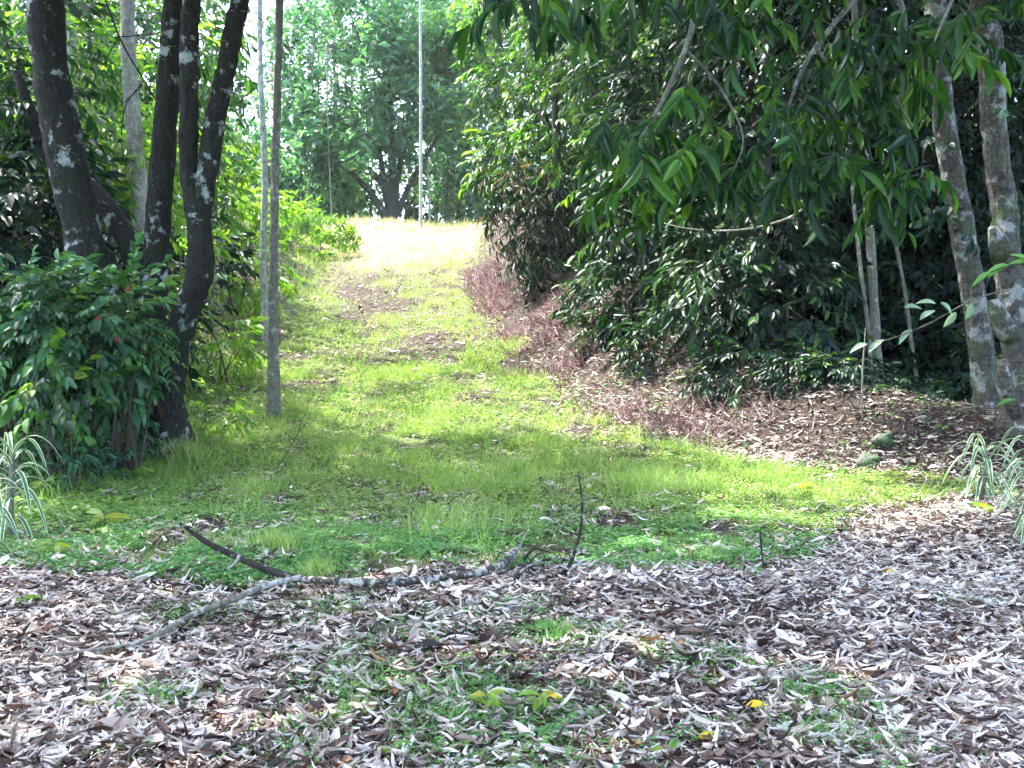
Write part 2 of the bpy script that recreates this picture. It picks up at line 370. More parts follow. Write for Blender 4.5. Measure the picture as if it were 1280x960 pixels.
def sprays(mb, kind, O, DIR, S, T, asp=None, twig=True, tonep=0., mi=0, rbias=0.):
    """place a spray at each O pointing along DIR with size S"""
    n = len(O)
    if n == 0: return
    X = unit(DIR); U = np.array([0, 0, 1.]) + rng.normal(0, .25, (n, 3)); Y = unit(np.cross(U, X)); Z = np.cross(X, Y)
    S = np.broadcast_to(S, (n,)); which = rng.integers(0, 4, n); crn = rng.random(n)
    for k in range(4):
        I = np.where(which == k)[0]
        if not len(I): continue
        p, d, nn, l = SPR[kind][k]
        tr = lambda a: a[None, :, 0, None] * X[I][:, None] + a[None, :, 1, None] * Y[I][:, None] + a[None, :, 2, None] * Z[I][:, None]
        P = O[I][:, None] + S[I][:, None, None] * tr(p); D = tr(d) + rng.normal(0, .15, (len(I), len(p), 3)); N = tr(nn) + rng.normal(0, .25, (len(I), len(p), 3))
        L = S[I][:, None] * l[None] * rng.uniform(.8, 1.2, (len(I), len(p)))
        r = np.clip(crn[I][:, None] * .55 + rng.random(L.shape) * .45 + rbias, 0, 1)
        tn = (rng.random(L.shape) < tonep).astype(float)
        a = asp or ASP[kind]
        leaves(mb, P.reshape(-1, 3), D.reshape(-1, 3), N.reshape(-1, 3), L.ravel(), L.ravel() * a, T, r.ravel(), tn.ravel(), mi)
    if twig:
        w = .012 * S[:, None]
        E = O + S[:, None] * (X * .9 - Z * .25); Mi = O + S[:, None] * (X * .5 - Z * .06)
        V = np.concatenate([np.stack([O + Y * w, O - Y * w, O + Z * w * 1.5], 1), np.stack([Mi + Y * w * .7, Mi - Y * w * .7, Mi + Z * w], 1), E[:, None]], 1)
        f = np.array([0, 1, 4, 3, 1, 2, 5, 4, 2, 0, 3, 5, 3, 4, 6, 4, 5, 6, 5, 3, 6]); t = np.array([4, 4, 4, 3, 3, 3])
        mb.add(V.reshape(-1, 3), (f[None] + (np.arange(n) * 7)[:, None]).ravel(), np.tile(t, n), np.repeat(crn, 7), 0, mi + 1)

def lump_points(c, r, n, shell=.5, gap=.42, gs=1.1):
    """points in an ellipsoid, clumped by noise, facing outward"""
    c = np.asarray(c, float); r = np.asarray(r, float)
    u = unit(rng.normal(0, 1, (n * 3, 3))); rad = rng.random(n * 3) ** (1 / 3); rad = shell + (1 - shell) * rad
    rad *= .8 + .45 * vnoise(u * 2.2 + c, 31)
    P = c + u * rad[:, None] * r
    keep = vnoise(P * gs + 7.7, 9) * .7 + vnoise(P * gs * 2.6, 12) * .3 > gap
    P, u = P[keep][:n], u[keep][:n]
    return P, u

def make_tree(name, label, cat, group, base, stems, bark, lumps, leaf, kind='broad', T=T_MID, size=.5, dens=1., roots=True,
              sides=16, bare=(), droop=.35, rough=.1, twig=True, tone=0., part='crown', rbias=0., gap=.42, limb_r=.06, trunk_name='trunk', asp=None, shell=.5):
    root = thing(name, base, label, cat, group)
    for s in stems:
        P, R = s; mb = MB(); tube(mb, P, R, sides * 2 if sides > 20 else sides, None, rough, 2.2 / max(max(R), .05) * .5, wob=0)
        mb.build(trunk_name, M[bark], root, base)
    if lumps or bare:
        cm = MB()
        alls = np.vstack([crom(s[0], s[1], .3)[0] for s in stems]) if stems else np.array([base])
        for b in bare:
            mb = MB(); tube(mb, b[0], b[1], 8, None, .12, 6, wob=.03); mb.build('branch', M[bark], root, base)
        for (c, r, n) in lumps:
            c = np.asarray(c); 
            dd = np.linalg.norm(alls - c, axis=1) + np.maximum(0, alls[:, 2] - c[2] + .3 * np.linalg.norm(r)) * 3
            a = alls[np.argmin(dd)]
            mb = MB()
            if np.linalg.norm(a - c) > .3:
                m1 = (a + c) / 2 + rng.normal(0, .08, 3) * np.linalg.norm(a - c) + (0, 0, .06 * np.linalg.norm(a - c))
                tube(mb, [a, m1, c], [limb_r, limb_r * .7, limb_r * .4], 7, .25, .1, 4)
            P, u = lump_points(c, r, int(n * dens), shell=shell, gap=gap)
            for k in rng.choice(len(P), min(7, len(P)), False):
                mm = (c + P[k]) / 2 + rng.normal(0, .1, 3); tube(mb, [c, mm, P[k]], [limb_r * .4, limb_r * .25, limb_r * .12], 5, .3)
            if mb.n: mb.build('branch', M[bark], root, base)
            D = u + rng.normal(0, .35, u.shape); D[:, 2] = D[:, 2] * .6 - droop + .15
            S = size * rng.uniform(.7, 1.3, len(P))
            sprays(cm, kind, P, D, S, T, twig=twig, tonep=tone, rbias=rbias, asp=asp)
        if lumps: cm.build(part, [M[leaf], M['twig']], root, base)
    return root
def ell(px, py, d, r, n, ry=None, rz=None):
    return (at(px, py, d), (r, ry or r, rz or r), n)
def down(P):
    """put the last stem point on the ground"""
    x, y = P[0], P[1]; return np.array([x, y, float(H(x, y)) - .05])
def stem_px(pts, d, wpx, top=None, topr=None, flare=1.5):
    """stem from top to bottom through photo pixels (px, py[, depth]); width in pixels; last point goes down to the ground"""
    P = []; R = []
    for i, p in enumerate(pts):
        dd = p[2] if len(p) > 2 else d; w = wpx[i] if isinstance(wpx, (list, tuple)) else wpx
        P.append(at(p[0], p[1], dd)); R.append(w / 2 / F * dd)
    b = down(P[-1]); 
    if P[-1][2] - b[2] > .15: P.append(b); R.append(R[-1] * flare)
    else: P[-1] = b; R[-1] *= flare
    if top is not None:
        P.insert(0, np.asarray(top, float)); R.insert(0, topr or R[0] * .5)
    P = P[::-1]; R = R[::-1]
    return (np.array(P), np.array(R))

# ------------------------------------------------------------------ ground
def spaced(a, b, fine_a, fine_b, fs, g=1.12):
    xs = list(np.arange(fine_a, fine_b + 1e-6, fs)); s = fs
    while xs[-1] < b: s *= g; xs.append(min(xs[-1] + s, b))
    s = fs
    while xs[0] > a: s *= g; xs.insert(0, max(xs[0] - s, a))
    return np.array(xs)
def greenmask(x, y):
    """where the track is green (1) against leaf litter (0)"""
    n = fbm2(x, y, .55, 41); n2 = fbm2(x, y, 2.2, 47, 2)
    front = np.interp(x, [-6, -4, -3, -2, -1.2, 0, 1.6, 2.4, 3.5, 7], [9.6, 7.9, 7.2, 7.15, 7.5, 7.6, 7.6, 8.6, 10.8, 12.3])
    g = sstep(-.35, .5, y - front + (n2 - .5) * 1.2)
    g = g * sstep(-.3, .5, edgeR(y) - x + (n - .5) * 1.0) * sstep(-1.2, .6, x - edgeL(y) + 1.2 + (n - .5) * 2)
    # littered strip up the left side of the rise, and bare patches
    strip = np.exp(-((x - np.interp(y, [20, 26, 32, 40], [-2.2, -3.3, -4.3, -5.6])) / 1.0) ** 2) * sstep(22, 27, y) * (1 - sstep(38, 43, y))
    g = g * (1 - .85 * strip * sstep(.35, .55, n + .15))
    band = np.exp(-((y - 23 - .3 * x) / 1.3) ** 2) * sstep(-4.5, -2.5, x); g = g * (1 - .75 * band)
    g = g * (1 - .6 * sstep(.56, .68, n2))
    far = 1 - .35 * sstep(24, 34, y) * sstep(.45, .6, n2)
    return np.clip(g * far, 0, 1)
def strawmask(x, y): return sstep(21, 42, y + (fbm2(x, y, .5, 71) - .5) * 8) * sstep(-1, .5, edgeR(y) - x) * sstep(-1.5, .5, x - edgeL(y))
xs = spaced(-320, 320, -9, 9, .12); ys = spaced(-60, 600, 2.5, 24, .12, 1.03)
X, Y = np.meshgrid(xs, ys); Z = H(X, Y); nx, ny = len(xs), len(ys)
i = np.arange(nx * ny).reshape(ny, nx)
q = np.stack([i[:-1, :-1], i[:-1, 1:], i[1:, 1:], i[1:, :-1]], -1).reshape(-1, 4)
gm = MB(); gm.add(np.stack([X, Y, Z], -1).reshape(-1, 3), q.ravel(), np.full(len(q), 4))
xf, yf = X.ravel(), Y.ravel()
redm = np.exp(-(((xf + 3.6) / .9) ** 2 + ((yf - 6.9) / .9) ** 2)) + .8 * np.exp(-(((xf + 2.6) / .8) ** 2 + ((yf - 4.2) / .6) ** 2))
g_ob = gm.build('ground', M['ground'], extra={'green': greenmask(xf, yf), 'straw': strawmask(xf, yf), 'red': np.clip(redm, 0, 1)})
tag(g_ob, 'leaf-strewn forest floor rising as a grassy track to a bright crest', 'ground', None, 'structure')

# ------------------------------------------------------------------ leaf litter
def scatter(n, y0, y1, pw, margin=1.0, xlim=None):
    """random ground positions inside the view wedge, thinning with distance"""
    u = rng.random(n)
    y = (y0 ** (1 - pw) + u * (y1 ** (1 - pw) - y0 ** (1 - pw))) ** (1 / (1 - pw)) if abs(pw - 1) > 1e-6 else y0 * (y1 / y0) ** u
    hw = y * (640 / F) * 1.06 + margin
    x = rng.uniform(-1, 1, n) * hw
    return x, y
def slope_n(x, y):
    e = .06; gx = (H(x + e, y) - H(x - e, y)) / (2 * e); gy = (H(x, y + e) - H(x, y - e)) / (2 * e)
    return unit(np.stack([-gx, -gy, np.ones_like(gx)], -1))
def litter(n, y0, y1, pw, Lr, keepf, mb, tonef=0., lift=.012):
    x, y = scatter(n, y0, y1, pw); k = rng.random(n) < keepf(x, y); x, y = x[k], y[k]; n = len(x)
    N = slope_n(x, y) + rng.normal(0, .5, (n, 3)); a = rng.uniform(0, 2 * PI, n)
    D = np.stack([np.cos(a), np.sin(a), rng.normal(0, .22, n)], -1)
    flip = rng.random(n) < .5; N[flip] *= -1
    L = rng.uniform(*Lr, n) * rng.choice([.45, .6, .8, 1, 1.3], n); P = np.stack([x, y, H(x, y) + lift + rng.random(n) * .045], -1) - unit(D) * L[:, None] * .5
    # pale leaves with painted highlights in drifts, browner between
    pale = fbm2(x, y, 1.1, 61); r = np.clip(rng.random(n) * .95 + (pale - .5) * .6 + .07 + .12 * sstep(0, 3, x), 0, 1)
    r = np.minimum(r, .97); r[rng.random(n) < .006] = 1.0
    W = L * rng.uniform(.15, .5, n) * np.where(rng.random(n) < .25, .4, 1); t = rng.integers(0, 10, n)
    tone = tonef(x, y) if callable(tonef) else np.full(n, tonef)
    for j in range(10):
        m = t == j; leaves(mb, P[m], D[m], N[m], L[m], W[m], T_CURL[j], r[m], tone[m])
def kl(x, y):
    g = greenmask(x, y); return np.clip(1 - (.87 - .22 * sstep(18, 26, y)) * g, .08, 1)
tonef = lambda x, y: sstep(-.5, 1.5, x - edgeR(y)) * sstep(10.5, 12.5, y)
lm = MB()
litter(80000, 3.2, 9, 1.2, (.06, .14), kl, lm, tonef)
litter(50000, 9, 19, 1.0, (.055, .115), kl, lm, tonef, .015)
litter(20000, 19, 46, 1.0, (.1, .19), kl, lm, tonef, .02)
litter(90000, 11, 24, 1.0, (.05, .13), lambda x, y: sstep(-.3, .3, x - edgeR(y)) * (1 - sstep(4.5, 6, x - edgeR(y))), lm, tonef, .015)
x, y = scatter(9000, 3.2, 14, 1.2); k_ = rng.random(9000) < kl(x, y); x, y = x[k_], y[k_]; a_ = rng.uniform(0, 2 * PI, len(x))
leaves(lm, np.stack([x, y, H(x, y) + rng.uniform(.02, .06, len(x))], -1), np.stack([np.cos(a_), np.sin(a_), rng.normal(0, .12, len(x))], -1), np.tile([0, 0, 1.], (len(x), 1)), rng.uniform(.06, .25, len(x)), .004, BL, rng.uniform(.2, .8, len(x)), 0.)
tag(lm.build('leaf_litter', M['litter']), 'thick carpet of curled pale and brown dead leaves over the ground', 'leaf litter', None, 'stuff')

# ------------------------------------------------------------------ grass and herbs
def grass(mb, n, y0, y1, pw, hr, w, keepf, T, lean=.5, tone=None, mi=0):
    x, y = scatter(n, y0, y1, pw, .3); k = rng.random(n) < keepf(x, y); x, y = x[k], y[k]; n = len(x)
    cl = fbm2(x, y, 1.7, 81, 2); h = rng.uniform(*hr, n) * (.45 + 1.2 * cl)
    D = np.stack([rng.normal(0, lean, n), rng.normal(0, lean, n), np.ones(n)], -1)
    N = np.stack([rng.normal(0, 1, n), rng.normal(0, 1, n), np.full(n, .4)], -1)
    P = np.stack([x, y, H(x, y) - .005], -1)
    tn = (rng.random(n) < np.clip(strawmask(x, y) * .85 + .06, 0, 1)) * 1.0 if tone is None else tone(x, y)
    leaves(mb, P, D, N, h, w * rng.uniform(.7, 1.3, n), T, np.clip(rng.random(n) * .6 + (cl - .3) * .7, 0, 1), tn, mi)
gk = lambda x, y: greenmask(x, y) * sstep(.38, .62, fbm2(x, y, 1.6, 91) + .05) * (.45 + .55 * sstep(.35, .6, fbm2(x, y, 5, 93, 2)))
gr = MB()
grass(gr, 60000, 7.5, 12, 1, (.05, .12), .0045, lambda x, y: gk(x, y) * (.3 + .7 * sstep(.5, .62, fbm2(x, y, .9, 95))), BL)
grass(gr, 150000, 11, 20, 1, (.08, .22), .006, gk, BL)
grass(gr, 26000, 8.5, 26, 1, (.18, .4), .0055, lambda x, y: gk(x, y) * sstep(.48, .66, fbm2(x, y, .8, 97)), BL, lean=.3)
grass(gr, 150000, 19, 34, 1, (.1, .25), .011, gk, BL1)
grass(gr, 70000, 33, 50, 1, (.12, .28), .02, lambda x, y: np.maximum(greenmask(x, y), .7 * strawmask(x, y)), BL1)
grass(gr, 4000, 40, 48, 1, (.2, .5), .016, lambda x, y: np.maximum(greenmask(x, y), .6 * strawmask(x, y)) * sstep(.4, .6, fbm2(x, y, .6, 99)), BL, lean=.45, tone=lambda x, y: (rng.random(len(x)) < .35) * 1.)
tag(gr.build('grass', M['grass']), 'short bright green grass covering the track up the rise', 'grass', None, 'stuff')
hb = MB()
def herbs(n, y0, y1, L, keepf, tone):
    x, y = scatter(n, y0, y1, 1.2, .3); k = rng.random(n) < keepf(x, y); x, y = x[k], y[k]; n = len(x)
    a = rng.uniform(0, 2 * PI, n)
    for j in range(4):
        aa = a + j * 1.6 + rng.normal(0, .3, n); D = np.stack([np.cos(aa), np.sin(aa), rng.uniform(-.1, .6, n)], -1)
        P = np.stack([x, y, H(x, y) + rng.uniform(.01, .06, n)], -1); N = np.stack([rng.normal(0, .4, n), rng.normal(0, .4, n) - .2, np.ones(n)], -1)
        LL = rng.uniform(.6, 1.3, n) * L; leaves(hb, P, D, N, LL, LL * .55, T_FAR, None, tone(x, y))
ht = lambda x, y: np.clip(sstep(8.8, 11.5, y + (fbm2(x, y, .7, 33) - .5) * 3) * .95, 0, 1)
hk = lambda x, y: greenmask(x, y) * sstep(.34, .56, fbm2(x, y, 2.2, 101, 2) + .1)
herbs(90000, 7.2, 15, .036, hk, ht)
herbs(26000, 15, 30, .06, lambda x, y: hk(x, y) * .6, ht)
PATCH = [(ground(a, b)[0], r, w_) for a, b, r, w_ in ((600, 870, .3, .8), (650, 900, .32, .9), (560, 900, .3, .7), (460, 870, .3, .6), (430, 830, .25, .6), (390, 775, .3, .7), (400, 930, .22, .5), (660, 945, .25, .8), (560, 945, .2, .6), (690, 800, .3, .7), (240, 775, .3, .5), (200, 880, .2, .5), (1000, 870, .25, .9), (930, 855, .3, .7), (880, 835, .25, .5), (1040, 940, .25, .6), (930, 950, .2, .4), (840, 945, .2, .5), (180, 930, .15, .4), (500, 800, .25, .4), (1230, 760, .2, .3), (620, 770, .3, .4))]
def pk(x, y):
    g = 0 * x
    for p_, r_, w_ in PATCH: g = np.maximum(g, w_ * np.exp(-(((x - p_[0]) / r_) ** 2 + ((y - p_[1]) / (r_ * 1.1)) ** 2)))
    return g * sstep(.35, .6, fbm2(x, y, 4, 111, 2) + .1) * .9
herbs(60000, 3.4, 8, .026, pk, lambda x, y: np.full(len(x), .15))
rk = lambda x, y: sstep(.5, .62, fbm2(x, y, .8, 121)) * sstep(-.5, .5, x - edgeR(y) + 2.5) * .5
herbs(16000, 10, 22, .05, rk, lambda x, y: np.full(len(x), .0))
lk = lambda x, y: sstep(.4, .55, fbm2(x, y, .8, 131)) * sstep(-.6, .4, edgeL(y) - x + .6) * .9
herbs(26000, 8, 40, .07, lk, lambda x, y: np.full(len(x), .6))
grass(hb, 60000, 3.4, 8, 1.1, (.05, .13), .005, pk, BL, tone=lambda x, y: np.zeros(len(x)))
tag(hb.build('ground_cover', M['herb']), 'low leafy weeds creeping through the dead leaves and grass', 'ground cover', None, 'stuff')

# ------------------------------------------------------------------ reddish dry brush at the foot of the right bank
br = MB()
n = 9000; yy = rng.uniform(13.5, 33, n); t = rng.normal(.35, .42, n) + .0; xx = edgeR(yy) + t
k = rng.random(n) < sstep(.4, .55, fbm2(xx, yy, 1.3, 141)) * (1 - .9 * (np.abs(t - .5) > 1)) * np.interp(yy, [13.5, 17, 22, 33], [.25, .6, 1, .7]); xx, yy = xx[k], yy[k]; n = len(xx)
for j in range(3):
    D = np.stack([rng.normal(0, .8, n), rng.normal(0, .8, n), rng.uniform(.2, 1, n)], -1)
    P = np.stack([xx + rng.normal(0, .04, n), yy + rng.normal(0, .04, n), H(xx, yy)], -1)
    leaves(br, P, D, rng.normal(0, 1, (n, 3)), rng.uniform(.1, .42, n), rng.uniform(.006, .02, n), BL)
tag(br.build('dry_brush', M['brush']), 'tangle of dry reddish purple stems along the foot of the right bank', 'dry brush', None, 'stuff')

# ================================================================== LEFT TREES
up = lambda x, y, z: np.array([x, y, z], float)
def crown_lumps(c, spread, n, m, flat=.6):
    out = []
    for k in range(m):
        a = k * 2.4; rr = spread * math.sqrt((k + .5) / m)
        out.append((np.array(c) + (rr * math.cos(a), rr * math.sin(a), rng.uniform(-.8, 1.2)), (spread * .5, spread * .5, spread * .5 * flat), n // m))
    return out
DL = 'trees with out of frame crowns beside the track'
A = stem_px([(45, -60), (62, 80), (88, 220), (115, 340), (150, 450), (172, 540)], 13.2, [44, 45, 45, 48, 52, 60], top=(-6.9, 13.4, 10.5))
make_tree('forest_tree', 'thick dark leaning trunk with large white lichen blotches behind the leafy bush', 'tree', DL, A[0][0], [A], 'bark_dark',
          crown_lumps((-7.0, 13.2, 10.6), 2.8, 700, 6), 'mid', size=.85, T=T_FAR, sides=28, twig=False, rough=.12)
B = stem_px([(222, -60), (214, 60), (205, 180), (196, 300), (190, 400), (185, 560)], 13.6, [26, 28, 30, 32, 36, 46], top=(-3.9, 13.8, 11))
B2 = (np.array([at(192, 430, 13.6), at(178, 350, 13.6), at(150, 285, 13.7), at(112, 235, 13.9), at(60, 190, 14.2), at(20, 90, 14.4)]), np.array([.17, .17, .15, .13, .11, .06]))
make_tree('forest_tree', 'straight dark brown trunk between the leaning trunk and the forked trunk', 'tree', DL, B[0][0], [B], 'bark_dark',
          crown_lumps((-5.0, 14.2, 11), 2.4, 420, 6), 'mid', size=.85, T=T_FAR, sides=24, twig=False, bare=[B2])
C0 = stem_px([(243, 235), (250, 300), (248, 345), (226, 410), (214, 480), (210, 565)], 13.0, [28, 30, 34, 33, 31, 42])
C1 = (np.array([at(245, 262, 13), at(236, 200, 13), at(237, 100, 13), at(239, 0, 13), up(-3.6, 13, 9.5)]), np.array([.13, .11, .11, .105, .06]))
C2 = (np.array([at(250, 270, 13), at(258, 215, 13), at(276, 120, 13.1), at(300, 0, 13.2), at(318, -90, 13.3), up(-2.2, 13.5, 10)]), np.array([.14, .13, .12, .11, .1, .05]))
make_tree('forest_tree', 'lichen-spotted dark trunk forking into two stems, one leaning right', 'tree', DL, C0[0][0], [C0, C1, C2], 'bark_dark',
          crown_lumps((-3.8, 13.2, 10.6), 1.8, 260, 5), 'mid', size=.85, T=T_FAR, sides=28, twig=False, rough=.13)
# pale and slim ones
E_ = stem_px([(158, -40), (160, 60), (168, 170), (177, 270), (180, 330)], 18, [18, 18, 20, 22, 24], top=(-6.6, 18, 12))
make_tree('forest_tree', 'pale grey smooth trunk standing between the dark trunks', 'tree', DL, E_[0][0], [E_], 'bark_pale',
          crown_lumps((-8.2, 18.5, 12), 1.8, 160, 5), 'mid', size=.9, T=T_FAR, sides=18, twig=False, rough=.05)
F_ = stem_px([(84, -40), (88, 60), (94, 150), (98, 260)], 21, [15, 15, 16, 17], top=(-8.8, 21, 13))
make_tree('forest_tree', 'pale speckled trunk showing just right of the leaning dark trunk', 'tree', DL, F_[0][0], [F_], 'bark_pale',
          crown_lumps((-10.5, 21.5, 13), 1.8, 160, 5), 'mid', size=.9, T=T_FAR, sides=14, twig=False, rough=.05)
g0, gd = ground(333, 430)
G_ = stem_px([(324, -30), (326, 100), (331, 220), (329, 330), (333, 430)], gd, [6, 7, 8, 8, 9], top=(g0[0] - .2, gd, 13), flare=1.2)
make_tree('slim_tree', 'slim white mottled trunk behind the slim brown trunk beside the grass', 'tree', 'slim trunks on the track', G_[0][0], [G_], 'bark_white',
          crown_lumps((g0[0] - .9, gd, 14), 1.4, 70, 4), 'mid', size=.9, T=T_FAR, sides=14, twig=False, rough=.06, limb_r=.03)
h0, hd = ground(342, 524)
H_ = stem_px([(349, -30), (347, 100), (343, 250), (342, 400), (342, 524)], hd, [9.5, 10, 10.5, 12, 15], top=(h0[0] + .1, hd, 11), flare=1.25)
make_tree('slim_tree', 'slim straight grey-brown trunk rising from the grass left of the track', 'tree', 'slim trunks on the track', H_[0][0], [H_], 'bark_brown',
          crown_lumps((h0[0] - .9, hd, 12), 1.3, 60, 4), 'mid', size=.9, T=T_FAR, sides=16, twig=False, rough=.05, limb_r=.03)
i0 = at(526, 276, 43.5)
I_ = stem_px([(525, -40), (526, 100), (526, 272)], 43.5, [3.2, 3.8, 4.6], top=(i0[0], 43.5, 22), flare=1)
make_tree('slim_tree', 'very thin pale pole-like trunk standing on the crest of the track', 'tree', 'slim trunks on the track', I_[0][0], [I_], 'bark_pale',
          [((i0[0], 43.5, 23), (2, 2, 1.6), 90)], 'teal', size=1.1, T=T_FAR, sides=10, twig=False, kind='clump', limb_r=.03)
J_ = stem_px([(418, -40), (418, 60), (418, 200)], 51.5, [4, 4, 4], top=(at(418, 0, 51.5)[0], 51.5, 25), flare=1)
make_tree('slim_tree', 'thin pale pole showing high between the far crowns left of centre', 'tree', 'slim trunks on the track', J_[0][0], [J_], 'bark_pale',
          [((J_[0][-1][0], 51.5, 26), (2, 2, 1.6), 90)], 'teal', size=1.1, T=T_FAR, sides=10, twig=False, kind='clump', limb_r=.03)

for (bx, by, hgt, spread, n, lab) in ((-6.2, 6.0, 10, 4.6, 2100, 'unseen tree added beside the left foot of the view so its crown shades the dead leaves'), (-4.5, -1.5, 9, 3.6, 1000, 'unseen tree added behind the viewpoint to shade the nearest dead leaves')):  # unseen trees added to keep the sun off the foreground
    b = down(np.array([bx, by, 0])); st = (np.array([b, b + (.1, 0, hgt * .5), b + (.3, .1, hgt)]), np.array([.25, .2, .1]))
    make_tree('forest_tree', lab, 'tree', DL, b, [st], 'bark_dark', crown_lumps((bx + (3.4 if by > 0 else 1.6), by + .8, hgt), spread, n, 10), 'mid', size=.85, T=T_FAR, sides=16, twig=False)
# dangling bare twigs across the left trunks
tw = MB()
for pts, r in (([(125, -20), (148, 45), (185, 110), (205, 150), (222, 190)], .012), ([(148, 45), (120, 95), (104, 140)], .007), ([(150, 46), (190, 40), (232, 25), (285, 14), (318, 20), (345, 45)], .007),
               ([(178, 106), (158, 130), (152, 175), (158, 215), (152, 250)], .008), ([(180, 100), (155, 130), (130, 150)], .006)):
    P = np.array([at(a, b, 11.8) for a, b in pts]); tube(tw, P, np.linspace(r, r * .5, len(P)), 5, .08, .1, 20, wob=.06)
tag(tw.build('hanging_branch', M['bark_dark'], None, (0, 0, 0)), 'bare dark twiggy branch hanging across in front of the left trunks', 'branch')

# ================================================================== FAR TREES BEYOND THE CREST
FG = 'trees beyond the crest of the track'
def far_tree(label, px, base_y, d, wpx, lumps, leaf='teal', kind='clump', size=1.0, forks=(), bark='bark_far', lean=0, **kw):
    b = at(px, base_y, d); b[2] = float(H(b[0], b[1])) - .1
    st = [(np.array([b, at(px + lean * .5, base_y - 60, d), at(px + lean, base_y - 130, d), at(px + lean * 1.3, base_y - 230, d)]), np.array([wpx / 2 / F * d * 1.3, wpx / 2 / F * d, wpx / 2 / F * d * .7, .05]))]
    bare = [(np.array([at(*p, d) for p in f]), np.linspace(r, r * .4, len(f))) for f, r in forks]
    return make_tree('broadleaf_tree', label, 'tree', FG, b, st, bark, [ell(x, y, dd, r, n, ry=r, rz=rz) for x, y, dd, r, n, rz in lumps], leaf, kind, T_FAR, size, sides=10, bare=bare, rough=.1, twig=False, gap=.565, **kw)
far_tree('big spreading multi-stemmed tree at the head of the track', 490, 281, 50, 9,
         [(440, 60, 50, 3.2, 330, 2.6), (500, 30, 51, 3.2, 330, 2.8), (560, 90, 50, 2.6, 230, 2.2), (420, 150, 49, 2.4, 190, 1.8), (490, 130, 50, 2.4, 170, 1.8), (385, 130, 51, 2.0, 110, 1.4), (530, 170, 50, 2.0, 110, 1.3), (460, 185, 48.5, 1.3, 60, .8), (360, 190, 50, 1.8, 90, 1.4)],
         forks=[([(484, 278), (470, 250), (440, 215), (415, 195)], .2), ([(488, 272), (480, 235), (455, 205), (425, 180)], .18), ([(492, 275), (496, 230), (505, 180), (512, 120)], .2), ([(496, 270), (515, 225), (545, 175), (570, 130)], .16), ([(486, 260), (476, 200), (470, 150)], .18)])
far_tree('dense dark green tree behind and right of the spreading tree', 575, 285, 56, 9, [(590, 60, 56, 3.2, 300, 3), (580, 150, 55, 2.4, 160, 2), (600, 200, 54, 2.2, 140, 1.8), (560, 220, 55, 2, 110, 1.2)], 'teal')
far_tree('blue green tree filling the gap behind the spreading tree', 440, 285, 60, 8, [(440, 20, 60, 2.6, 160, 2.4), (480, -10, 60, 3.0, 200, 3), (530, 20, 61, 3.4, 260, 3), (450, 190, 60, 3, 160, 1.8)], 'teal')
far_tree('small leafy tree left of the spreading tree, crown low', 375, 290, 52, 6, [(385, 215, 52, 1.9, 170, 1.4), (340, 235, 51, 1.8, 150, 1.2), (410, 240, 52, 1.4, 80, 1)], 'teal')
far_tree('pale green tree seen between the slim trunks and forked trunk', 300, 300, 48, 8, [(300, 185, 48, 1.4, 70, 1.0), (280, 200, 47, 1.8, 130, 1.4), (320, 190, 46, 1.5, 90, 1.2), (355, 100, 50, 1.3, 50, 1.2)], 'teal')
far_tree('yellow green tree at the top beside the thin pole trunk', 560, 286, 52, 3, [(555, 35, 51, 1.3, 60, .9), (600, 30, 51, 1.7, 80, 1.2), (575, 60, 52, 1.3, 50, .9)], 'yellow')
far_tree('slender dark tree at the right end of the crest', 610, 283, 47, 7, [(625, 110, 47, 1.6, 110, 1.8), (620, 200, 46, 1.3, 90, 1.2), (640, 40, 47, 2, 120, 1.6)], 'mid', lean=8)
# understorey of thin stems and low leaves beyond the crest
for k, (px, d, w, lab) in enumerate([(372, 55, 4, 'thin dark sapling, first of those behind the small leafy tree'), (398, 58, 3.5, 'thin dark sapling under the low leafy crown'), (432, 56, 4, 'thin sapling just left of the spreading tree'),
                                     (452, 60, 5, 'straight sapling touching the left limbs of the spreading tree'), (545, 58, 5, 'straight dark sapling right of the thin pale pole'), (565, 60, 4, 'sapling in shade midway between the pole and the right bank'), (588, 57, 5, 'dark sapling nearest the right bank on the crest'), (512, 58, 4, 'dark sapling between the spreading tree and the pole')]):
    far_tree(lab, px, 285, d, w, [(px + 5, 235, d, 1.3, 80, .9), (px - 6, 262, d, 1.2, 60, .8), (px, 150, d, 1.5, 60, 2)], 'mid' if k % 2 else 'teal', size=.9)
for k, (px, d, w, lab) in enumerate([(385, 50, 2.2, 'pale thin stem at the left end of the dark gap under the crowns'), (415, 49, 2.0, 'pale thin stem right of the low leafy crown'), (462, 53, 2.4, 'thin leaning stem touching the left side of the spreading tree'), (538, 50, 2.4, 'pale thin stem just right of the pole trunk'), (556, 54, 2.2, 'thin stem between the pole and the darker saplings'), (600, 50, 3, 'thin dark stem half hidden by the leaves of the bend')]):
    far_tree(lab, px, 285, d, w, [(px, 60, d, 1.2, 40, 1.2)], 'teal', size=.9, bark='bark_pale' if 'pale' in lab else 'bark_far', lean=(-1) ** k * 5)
# far wood
fw = MB()
for k in range(26):
    a = rng.uniform(-1, 1); d = rng.uniform(62, 95); c = np.array([a * d * .75, d, 0.]); c[2] = H(c[0], c[1]) + rng.uniform(-2, 1.5) + (8 * rng.random() if c[0] > 0 else 0)
    P, u = lump_points(c, (4, 3, 3), 110, .3, .3, .5); D = u + rng.normal(0, .5, u.shape); sprays(fw, 'clump', P, D, rng.uniform(1.1, 1.9, len(P)), T_FAR, twig=False)
tag(fw.build('far_wood', [M['teal'], M['twig']]), 'continuous hazy green wood far beyond the crest', 'wood', None, 'stuff')

